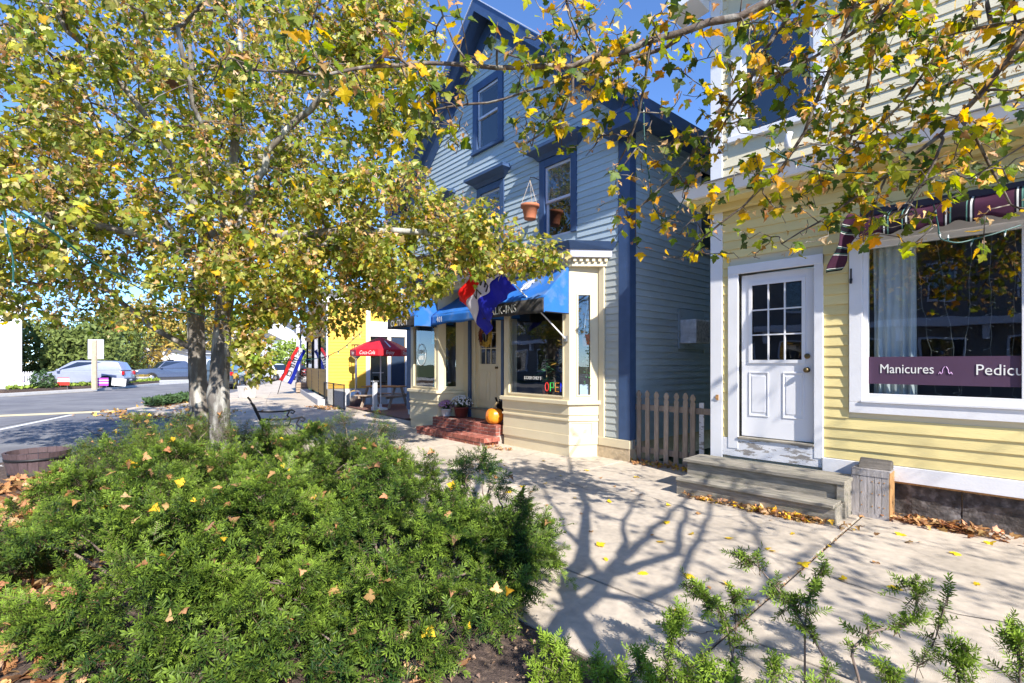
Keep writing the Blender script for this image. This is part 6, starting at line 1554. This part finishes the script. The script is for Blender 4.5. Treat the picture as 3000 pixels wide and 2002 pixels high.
# ------------------------------------------------------------------ yew shrubs
def spray_template(seed, length=.26, nside=7, needles=11, quad=True):
    """a flat yew spray: stem, side shoots, two ranks of needles; returns verts, tris, shade per vertex (0 old green with inner shade .. 1 young tip)"""
    rr = random.Random(seed); V=[]; F=[]; S=[]
    def needle(p, d, n, L, w, sh):
        s = norm(np.cross(d, n)); b=len(V)
        V.extend([p-s*w*.5, p+s*w*.5, p+d*L*.6+s*w*.5, p+d*L, p+d*L*.6-s*w*.5]); S.extend([sh]*5)
        if quad: F.extend([(b,b+1,b+2),(b,b+2,b+4),(b+4,b+2,b+3)])
        else: F.append((b,b+2,b+3))
    def shoot(p, d, n, L, cnt, sh):
        side = norm(np.cross(d,n))
        for k in range(cnt):
            f=(k+.5)/cnt; q=p+d*L*f+n*(-.10*L*f*f)
            for sg in (-1,1):
                nd = norm(d*(.55+.5*f)+side*sg*1.0+n*rr.uniform(-.05,.55)+np.array([rr.uniform(-.15,.15) for _ in range(3)])); needle(q, nd, n, rr.uniform(.019,.027)*(1-.25*f), .0044, min(1,max(0,sh*.6+f*.45+rr.uniform(-.15,.15))))
        needle(p+d*L, norm(d+n*.2), n, .02, .0036, 1)
        b=len(V); w=.0022; V.extend([p-side*w,p+side*w,p+d*L*.98]); S.extend([-1]*3); F.append((b,b+1,b+2))
    d0=np.array([0,1.,0]); n0=np.array([0,0,1.])
    for k in range(nside):
        f=(k+.6)/nside; q=d0*length*f+n0*(-.12*length*f*f); sg=1 if k%2 else -1
        d=norm(d0*.75+np.array([sg*.8,0,0])+n0*rr.uniform(-.12,.28)); shoot(q,d,norm(n0+np.array([sg*-.2,0,0])),length*rr.uniform(.26,.42)*(1.05-.55*f),max(4,int(needles*(1.0-.45*f))),rr.uniform(.1,.6))
    shoot(d0*length*.45, norm(d0-n0*.12), n0, length*.62, int(needles*1.5), .6)
    return np.array(V), np.array(F), np.array(S)
def tuft_template(seed, L=.11, n=26, quad=True, w=.0046, nl=.027):
    """the end of a yew shoot: needles set round the twig, opening like a rosette toward the tip"""
    rr = random.Random(seed); V=[]; F=[]; S=[]; bend=rr.uniform(-.25,.25)
    for k in range(n):
        f=(k+.5)/n; a=k*2.4+rr.uniform(-.3,.3); el=R_(86-54*f**1.8+rr.uniform(-12,12)); q=np.array([bend*L*f*f, L*f, -.15*L*f*f])
        rad=np.array([math.cos(a),0,math.sin(a)*.62+.12]); d=norm(rad*math.sin(el)+np.array([0,math.cos(el),0])); l=nl*(1.05-.35*f)*rr.uniform(.8,1.15); s_=norm(np.cross(d,np.array([rr.uniform(-.4,.4),.3,1])))
        b=len(V); ww=w*.5; V.extend([q-s_*ww*.7,q+s_*ww*.7,q+d*l*.65+s_*ww,q+d*l+np.array([0,0,-.1*l]),q+d*l*.65-s_*ww]); sh=.10+.62*f+rr.uniform(-.12,.12); S.extend([sh*.55,sh*.55,sh,sh*1.05,sh])
        if quad: F.extend([(b,b+1,b+2),(b,b+2,b+4),(b+4,b+2,b+3)])
        else: F.append((b,b+2,b+3))
    b=len(V); V.extend([np.array([-.002,-.04,0]),np.array([.002,-.04,0]),np.array([bend*L*.9,L*.95,-.12*L])]); S.extend([-1]*3); F.append((b,b+1,b+2))
    return np.array(V), np.array(F), np.array(S)
HI = [tuft_template(s, .055+.010*s, 19+2*s, True, .0056, .031) for s in range(5)]+[spray_template(s, .20, 6, 7, True) for s in range(2)]
LO = [tuft_template(20+s, .12, 15, False, .008, .032) for s in range(4)]
LEG = [tuft_template(40+s, .045+.010*s, 16+2*s, True, .005, .028) for s in range(4)]
G0, G1, BRN = np.array([.010,.036,.011]), np.array([.24,.35,.04]), np.array([.14,.10,.06])  # dark end holds old needles and painted shade of the gaps between shoots
def yew_mesh(name, T, which, pos, rot, sca, tone, rng):
    Vs,Fs,Cs=[],[],[]; base=0
    for k,(tv,tf,ts) in enumerate(T):
        idx=np.where(which==k)[0]
        if not len(idx): continue
        v=np.einsum('nij,mj->nmi',rot[idx],tv)*sca[idx][:,None,None]+pos[idx][:,None,:]; n,m=v.shape[:2]
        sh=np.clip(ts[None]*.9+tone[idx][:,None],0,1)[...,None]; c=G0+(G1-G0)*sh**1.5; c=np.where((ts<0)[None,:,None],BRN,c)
        Vs.append(v.reshape(-1,3)); Fs.append((tf[None]+(base+np.arange(n)*m)[:,None,None]).reshape(-1,3)); Cs.append(c.reshape(-1,3)); base+=n*m
    V=np.concatenate(Vs); F=np.concatenate(Fs); C=np.concatenate(Cs)
    me=bpy.data.meshes.new(name); me.vertices.add(len(V)); me.vertices.foreach_set('co',V.astype(np.float32).ravel()); me.loops.add(len(F)*3); me.loops.foreach_set('vertex_index',F.astype(np.int32).ravel())
    me.polygons.add(len(F)); me.polygons.foreach_set('loop_start',np.arange(0,len(F)*3,3,dtype=np.int32)); me.polygons.foreach_set('loop_total',np.full(len(F),3,np.int32))
    a=me.color_attributes.new('Col','FLOAT_COLOR','POINT'); a.data.foreach_set('color',np.c_[C,np.ones(len(C))].astype(np.float32).ravel()); me.update(calc_edges=True); return me, len(F)
YTOP = []          # surface points where fallen leaves can catch
ntri = 0
def yew(label, centre, lobes, n, seed, hi, tone0=.05):
    """lobes: (cx,cy,rx,ry,h) mounds relative to the ground; branches fan out from the centre"""
    global ntri
    rg=np.random.default_rng(seed); o=empty('yew_shrub',(0,0,0),0,label,'shrub','spreading yews in the planting bed'); wts=np.array([a[2]*a[3] for a in lobes]); wts=wts/wts.sum()
    li=rg.choice(len(lobes),n,p=wts); Lb=np.array(lobes)[li]; r=np.sqrt(rg.random(n)); a=rg.random(n)*2*PI
    x=Lb[:,0]+Lb[:,2]*r*np.cos(a); y=Lb[:,1]+Lb[:,3]*r*np.sin(a)
    def height(x,y):
        h=np.zeros_like(x)
        for cx,cy,rx,ry,hh in lobes:
            q=((x-cx)/rx)**2+((y-cy)/ry)**2; h=np.maximum(h,hh*np.sqrt(np.clip(1-q*.86,0,1)))
        return h*(1+.26*np.sin(x*4.1+seed)*np.sin(y*4.3)+.18*np.sin(x*9+y*7))
    H=height(x,y); lay=rg.choice([1.0,.82,.58,.34],n,p=[.46,.28,.17,.09])
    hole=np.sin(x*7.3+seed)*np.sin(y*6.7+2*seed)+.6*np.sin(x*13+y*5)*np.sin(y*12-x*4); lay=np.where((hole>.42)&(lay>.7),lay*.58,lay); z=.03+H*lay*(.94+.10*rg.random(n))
    e=.05; gx=(height(x+e,y)-height(x-e,y))/(2*e); gy=(height(x,y+e)-height(x,y-e))/(2*e)
    nrm=norm(np.stack([-gx,-gy,np.ones(n)*.9],1))
    c=np.array(centre); out=np.stack([x-c[0],y-c[1],np.zeros(n)],1); out=norm(out)
    # shoots gather in clumps: each clump fans out from a point a little below the surface
    K=max(8,n//30); ci=rg.integers(K,size=n); cz=np.where(lay[:K]>.7,1.0,.62)
    Ck=np.stack([x[:K],y[:K],.03+H[:K]*lay[:K]],1)-nrm[:K]*.085; Ck[:,2]=np.maximum(Ck[:,2],.02)
    dd=rg.normal(size=(n,3)); dd=norm(dd+nrm[ci]*1.15+out[ci]*.55); rad=.02+.10*rg.random(n)**.8
    if not hi: rad=rad*1.3
    d=norm(dd+rg.normal(size=(n,3))*.18); up=norm(nrm[ci]+rg.normal(size=(n,3))*.3+np.array([0,0,.4]))
    rot=frames(d,up); sca=.80+.55*rg.random(n); pos=Ck[ci]+dd*rad[:,None]; lay=lay[:K][ci]; x=pos[:,0]; y=pos[:,1]
    pos[:,2]=np.maximum(pos[:,2],.03)
    tone=tone0-.10+.22*rg.random(n)+.10*(lay>.9)+.13*np.sin(x*3.3+seed*2)*np.sin(y*3.9+1); T=HI if hi else LO; which=rg.choice(len(T),n,p=[.19]*5+[.025]*2) if hi else rg.integers(len(T),size=n); sca=np.where(which>=5,sca*.8,sca)  # lower shoots darker: older needles plus inner shade painted into the tone
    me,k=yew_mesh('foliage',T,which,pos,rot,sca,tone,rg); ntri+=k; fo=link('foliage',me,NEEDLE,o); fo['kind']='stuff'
    mb=MB()
    for k in range(int(14+n/180)):
        i=rg.integers(n); t=pos[i]; s0=np.array([c[0]+rg.normal()*.1,c[1]+rg.normal()*.1,.02]); L=np.linalg.norm(t-s0); pts=[]
        for f in np.linspace(0,1,8): pts.append(s0+(t-s0)*f+np.array([0,0,.10*L*math.sin(PI*f)*.5-.03])+rg.normal(size=3)*.015)
        pts[0]=s0; mb.tube(pts,list(np.linspace(.016,.004,8)),6)
    mb.build('branches',mat('yew_bark',(.20,.15,.12),.9,.3,20.,.6,60) if 'yew_bark' not in MATS else MATS['yew_bark'],o,True)['kind']='stuff'
    top=lay>.95; YTOP.append((pos+d*.065)[top&(d[:,2]>.6)]); return o
yew('large low yew filling the lower left below the barrel', (-4.4,.7), [(-4.4,.86,1.65,1.06,.62),(-5.8,.72,1.35,1.06,.62),(-3.4,.9,.95,.8,.52),(-2.8,.76,.74,.52,.45)], 8800, 1, True, .10)
yew('bushy yew sprawling onto the pavement at its near end', (-3.0,1.7), [(-3.3,1.9,1.2,.85,.62),(-2.85,2.2,.62,.56,.55),(-2.55,1.55,.6,.5,.40)], 4200, 2, True, .02)
yew('yew mound in the middle of the bed before the pale trunk', (-5.6,2.1), [(-5.4,2.2,1.4,1.15,.62),(-6.4,2.0,1.2,1.1,.60),(-4.5,2.35,.9,.9,.6)], 5200, 3, True, .06)
yew('yew around the foot of the two maple trunks', (-8.0,1.5), [(-7.9,1.5,1.6,1.3,.58),(-8.7,1.8,1.1,.8,.62),(-7.2,2.5,.9,.6,.55),(-9.3,1.4,1.0,1.2,.5)], 5200, 4, False, .08)
yew('small dark yew tuft standing out over the pavement edge', (-2.95,2.55), [(-3.15,2.75,.30,.26,.80),(-2.65,2.55,.32,.28,.62)], 620, 6, True, .0)
yew('dark green yew beyond the bed near the park bench', (-7.2,3.6), [(-7.2,3.55,.75,.55,.66),(-6.3,3.5,.5,.4,.5)], 1300, 7, False, .0)
# sparse leggy yew at the lower right: stems carrying sprays
def leggy(label, stems, seed, per=9, tone0=.15, spread=1.0):
    global ntri
    rg=np.random.default_rng(seed); o=empty('yew_shrub',(0,0,0),0,label,'shrub','leggy yews at the pavement edge'); P,D,U=[],[],[]; mb=MB()
    for pts,r0 in stems:
        Q=np.array([at(u,v,t) for u,v,t in pts]); g=Q[0].copy(); g[2]=.01; Q=np.vstack([g,Q]); R=[]
        for a,b in zip(Q,Q[1:]):
            for k in range(5): R.append(a+(b-a)*k/5)
        R.append(Q[-1]); R=np.array(R)
        for _ in range(2): R[1:-1]=.5*R[1:-1]+.25*(R[:-2]+R[2:])
        mb.tube(list(R),list(np.linspace(r0,.0025,len(R))),6)
        for k in range(int(per*1.0)*max(1,len(pts)-1)):
            f=.22+.78*rg.random()**.7; x=f*(len(R)-1); i=min(int(x),len(R)-2); q=R[i]+(R[i+1]-R[i])*(x-i); td=norm(R[i+1]-R[i])
            sd=norm(td*.45+rg.normal(size=3)*.6+np.array([0,0,.30])); sl=rg.uniform(.03,.13)*(1.1-.5*f); e=q+sd*sl+np.array([0,0,-.1*sl]); mb.tube([q,q+sd*sl*.5,e],[.003,.0024,.0018],4)
            for j in range(rg.integers(2,4)):
                g=.35+.65*j/2 if j<2 else .6; d=norm(sd*.8+rg.normal(size=3)*(.28 if j else .45)); P.append(q+(e-q)*min(1,g)-d*.012); D.append(d); U.append(norm(np.array([0,0,1])+rg.normal(size=3)*.4))
        P.append(R[-1]-td*.05); D.append(td); U.append(np.array([0,0,1.])+rg.normal(size=3)*.2)
    P,D,U=np.array(P),norm(np.array(D)),norm(np.array(U)); n=len(P)
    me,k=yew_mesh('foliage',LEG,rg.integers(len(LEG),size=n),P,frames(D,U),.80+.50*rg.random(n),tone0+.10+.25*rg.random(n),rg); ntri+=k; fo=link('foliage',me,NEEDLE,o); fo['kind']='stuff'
    mb.build('branches',MATS['yew_bark'],o,True)['kind']='stuff'; return o
leggy('leggy yew sprig leaning left over the pavement joint', [([(2157,1980,2.35),(2122,1800,2.42),(2060,1755,2.45),(2013,1716,2.5)],.007),([(2140,1960,2.4),(2160,1830,2.45),(2150,1740,2.5)],.006)], 1, 8)
leggy('tall leggy yew with tufted tops in front of the wooden step', [([(2425,1940,2.3),(2358,1831,2.4),(2289,1739,2.48),(2214,1652,2.55),(2180,1635,2.55)],.008),([(2358,1831,2.4),(2370,1740,2.45),(2410,1665,2.5)],.006)], 2, 8)
leggy('half bare yew with a dead twig rising at its side', [([(2520,2000,2.2),(2490,1905,2.25),(2560,1845,2.3),(2660,1842,2.3),(2700,1735,2.35),(2640,1700,2.4)],.008),([(2680,1965,2.25),(2740,1880,2.28),(2775,1750,2.3)],.0012)], 3, 5)
leggy('bright yellow green yew tips along the bottom edge', [([(1640,2020,2.35),(1640,1930,2.45),(1600,1890,2.5)],.006),([(1590,2040,2.38),(1575,1960,2.45)],.006),([(1700,2040,2.33),(1690,1960,2.4)],.006),([(1900,2050,2.28),(1910,1970,2.32)],.006),([(2010,2050,2.25),(2015,1950,2.3)],.006),([(2150,2050,2.2),(2140,1985,2.25)],.006),([(1800,2050,2.3),(1800,1985,2.35)],.006),([(1760,2020,2.32),(1740,1930,2.4)],.006),([(1830,2030,2.3),(1880,1930,2.38)],.006),([(1950,2040,2.28),(1960,1890,2.35),(1990,1810,2.4)],.006),([(2080,2040,2.25),(2060,1940,2.3)],.006)], 4, 16, .50)
leggy('ragged yew tips near the bottom right corner', [([(2260,2040,2.2),(2280,1950,2.25)],.006),([(2400,2040,2.15),(2420,1985,2.2)],.006),([(2840,2030,2.1),(2800,1950,2.2),(2830,1900,2.2)],.005),([(2990,2020,2.1),(2985,1900,2.15),(2970,1850,2.2)],.006),([(2620,2040,2.15),(2600,1960,2.2)],.006)], 5, 11, .36)
print('yew triangles', ntri)

# ------------------------------------------------------------------ fallen leaves
rg = np.random.default_rng(9)
YL=[(.7,(.75,.55,.02)),(.3,(.62,.40,.03))]; BR2=[(.45,(.42,.24,.11)),(.3,(.55,.36,.20)),(.25,(.30,.15,.07))]
def litter(name, pts, table, label, seed, size=.085, tilt=.35, tpl=None):
    r=np.random.default_rng(seed); n=len(pts); yd=r.normal(size=(n,3)); yd[:,2]*=.25; up=norm(np.array([0,0,1.])+r.normal(size=(n,3))*tilt)
    me=scatter_mesh(name,tpl or TPL_LO,r.choice(4,n,p=[.22,.22,.16,.40]),np.array(pts),frames(yd,up),size*(.6+.7*r.random(n)),pick_colors(n,r,table)); o=link(name,me,LITTER); tag(o,label,'leaves',None,'stuff'); return o
def patch(x0,x1,y0,y1,n,z=.02,dz=.03): return np.c_[rg.uniform(x0,x1,n),rg.uniform(y0,y1,n),z+dz*rg.random(n)]
litter('leaf_litter', np.vstack([patch(-9.5,-2.2,-.55,.35,1500,.0,.07),patch(-3.4,-1.2,.3,1.6,160,.03,.03)]), BR2, 'brown dry leaves heaped along the kerb side of the bed', 1, .085, .45, TPL)
litter('leaf_litter', np.vstack([patch(-2.9,-1.45,5.52,5.66,120,.01,.05),np.c_[rg.normal(-1.75,.28,130),rg.normal(5.57,.03,130),.01+.05*rg.random(130)]]), BR2+[(.35,(.75,.50,.05))], 'dry leaves blown against the wooden step', 2, .055)
litter('leaf_litter', np.c_[rg.normal(-.65,.33,230),6.36-abs(rg.normal(0,.09,230)),.01+.06*rg.random(230)], BR2, 'dry leaves gathered under the granite foundation beside the crate', 3, .065)
litter('leaf_litter', np.c_[rg.uniform(-4.5,-3.0,190),6.98-abs(rg.normal(0,.09,190)),.01+.04*rg.random(190)], BR2+[(.4,(.6,.42,.03))], 'leaves caught along the foot of the picket fence', 4, .06)
litter('leaf_litter', np.array([bw(x,y,.01+.03*rg.random()) for x,y in np.c_[rg.uniform(-3.2,-2.0,90),-.98+.3*rg.random(90)]]), BR2, 'dry leaves at the corner of the brick steps', 5, .05)
litter('leaf_litter', np.vstack([np.c_[rg.uniform(-23,-18.4,500),rg.normal(2.6,.5,500),rg.uniform(-.11,-.06,500)],np.c_[rg.uniform(-25,-17,260),rg.normal(4.0,.5,260),rg.uniform(.0,.05,260)],np.c_[rg.uniform(-17,-11,160),rg.uniform(1,3.4,160),rg.uniform(-.12,-.10,160)]]), BR2+[(.4,(.7,.45,.1))], 'orange leaves drifted along the far bump-out kerb', 6, .10)
litter('leaf_litter', patch(-18.2,-16.4,7.1,7.7,120,.01,.03), BR2, 'dry leaves under the metal railing', 8, .09)
JL = np.vstack([np.c_[-1.25+rg.normal(0,.012,150), rg.uniform(3.0,5.6,150), -.004+.008*rg.random(150)]])
litter('leaf_crumbs', JL, BR2, 'leaf crumbs packed in the pavement joint', 9, .016)
CH = patch(-3.6,-1.3,.2,2.05,900,.035,.03); litter('wood_chips', CH, [(.6,(.42,.30,.20)),(.4,(.25,.17,.12))], 'pale wood chips on the mulch below the yews', 10, .018, .6)
# leaves caught on the yews
YT = np.vstack(YTOP); sel = rg.choice(len(YT), 430, replace=False); q = YT[sel]
litter('leaf_litter', q, BR2+[(.16,(.75,.50,.03))], 'dry maple leaves caught on top of the yews', 11, .052, 1.0, TPL)
# single leaves lying on the open pavement
ms=[]
for tv,tf,tsh in TPL[:4]: ms.append(single_leaf_mesh('fallen_leaf', tv, tf, tsh, LITTERO))
spots=[(1933,1590),(2022,1685),(2132,1716),(1885,1677),(1912,1567),(1955,1482),(2040,1505),(2030,1567),(2252,1607),(2258,1615),(2328,1566),(2425,1598),(2310,1460),(1752,1600),(1770,1638),(2260,1345+180),(1975,1793),(2205,1763),(2075,1720),(2135,1350+230),(1560,1440),(1530,1425),(1600,1417),(1640,1395),(1490,1440),(1700,1505),(1800,1425),(1850,1440),(1880,1450),(1780,1470),(1735,1560),(1680,1460),(1600,1480),(1945,1530),(2150,1480),(2195,1500),(2640,1565),(2700,1590),(2560,1650),(2800,1620),(2870,1713),(2620,1720),(2480,1700),(2350,1650),(2900,1590),(1420,1390),(1480,1365),(1380,1370),(1590,1350),(1720,1380),(1860,1400),(1760,1400)]
r2=random.Random(4)
for (u,v) in spots:
    p=onz(u,v,.006); yellow=r2.random()<.68
    o=link('fallen_leaf', r2.choice(ms), None, None, (p[0],p[1],.012)); s=r2.uniform(.045,.085) if yellow else r2.uniform(.03,.055)
    o.scale=(s,s,s*.8); o.rotation_euler=(r2.uniform(-.25,.25),r2.uniform(-.25,.25),r2.uniform(0,6.28)); o.color=((.75,.55,.02,1) if yellow else (.42,.24,.10,1))
    tag(o,'yellow fallen maple leaf lying on the pale pavement' if yellow else 'small brown fallen leaf lying on the pale pavement','leaf','fallen leaves on the pavement' if yellow else 'brown leaves on the pavement')
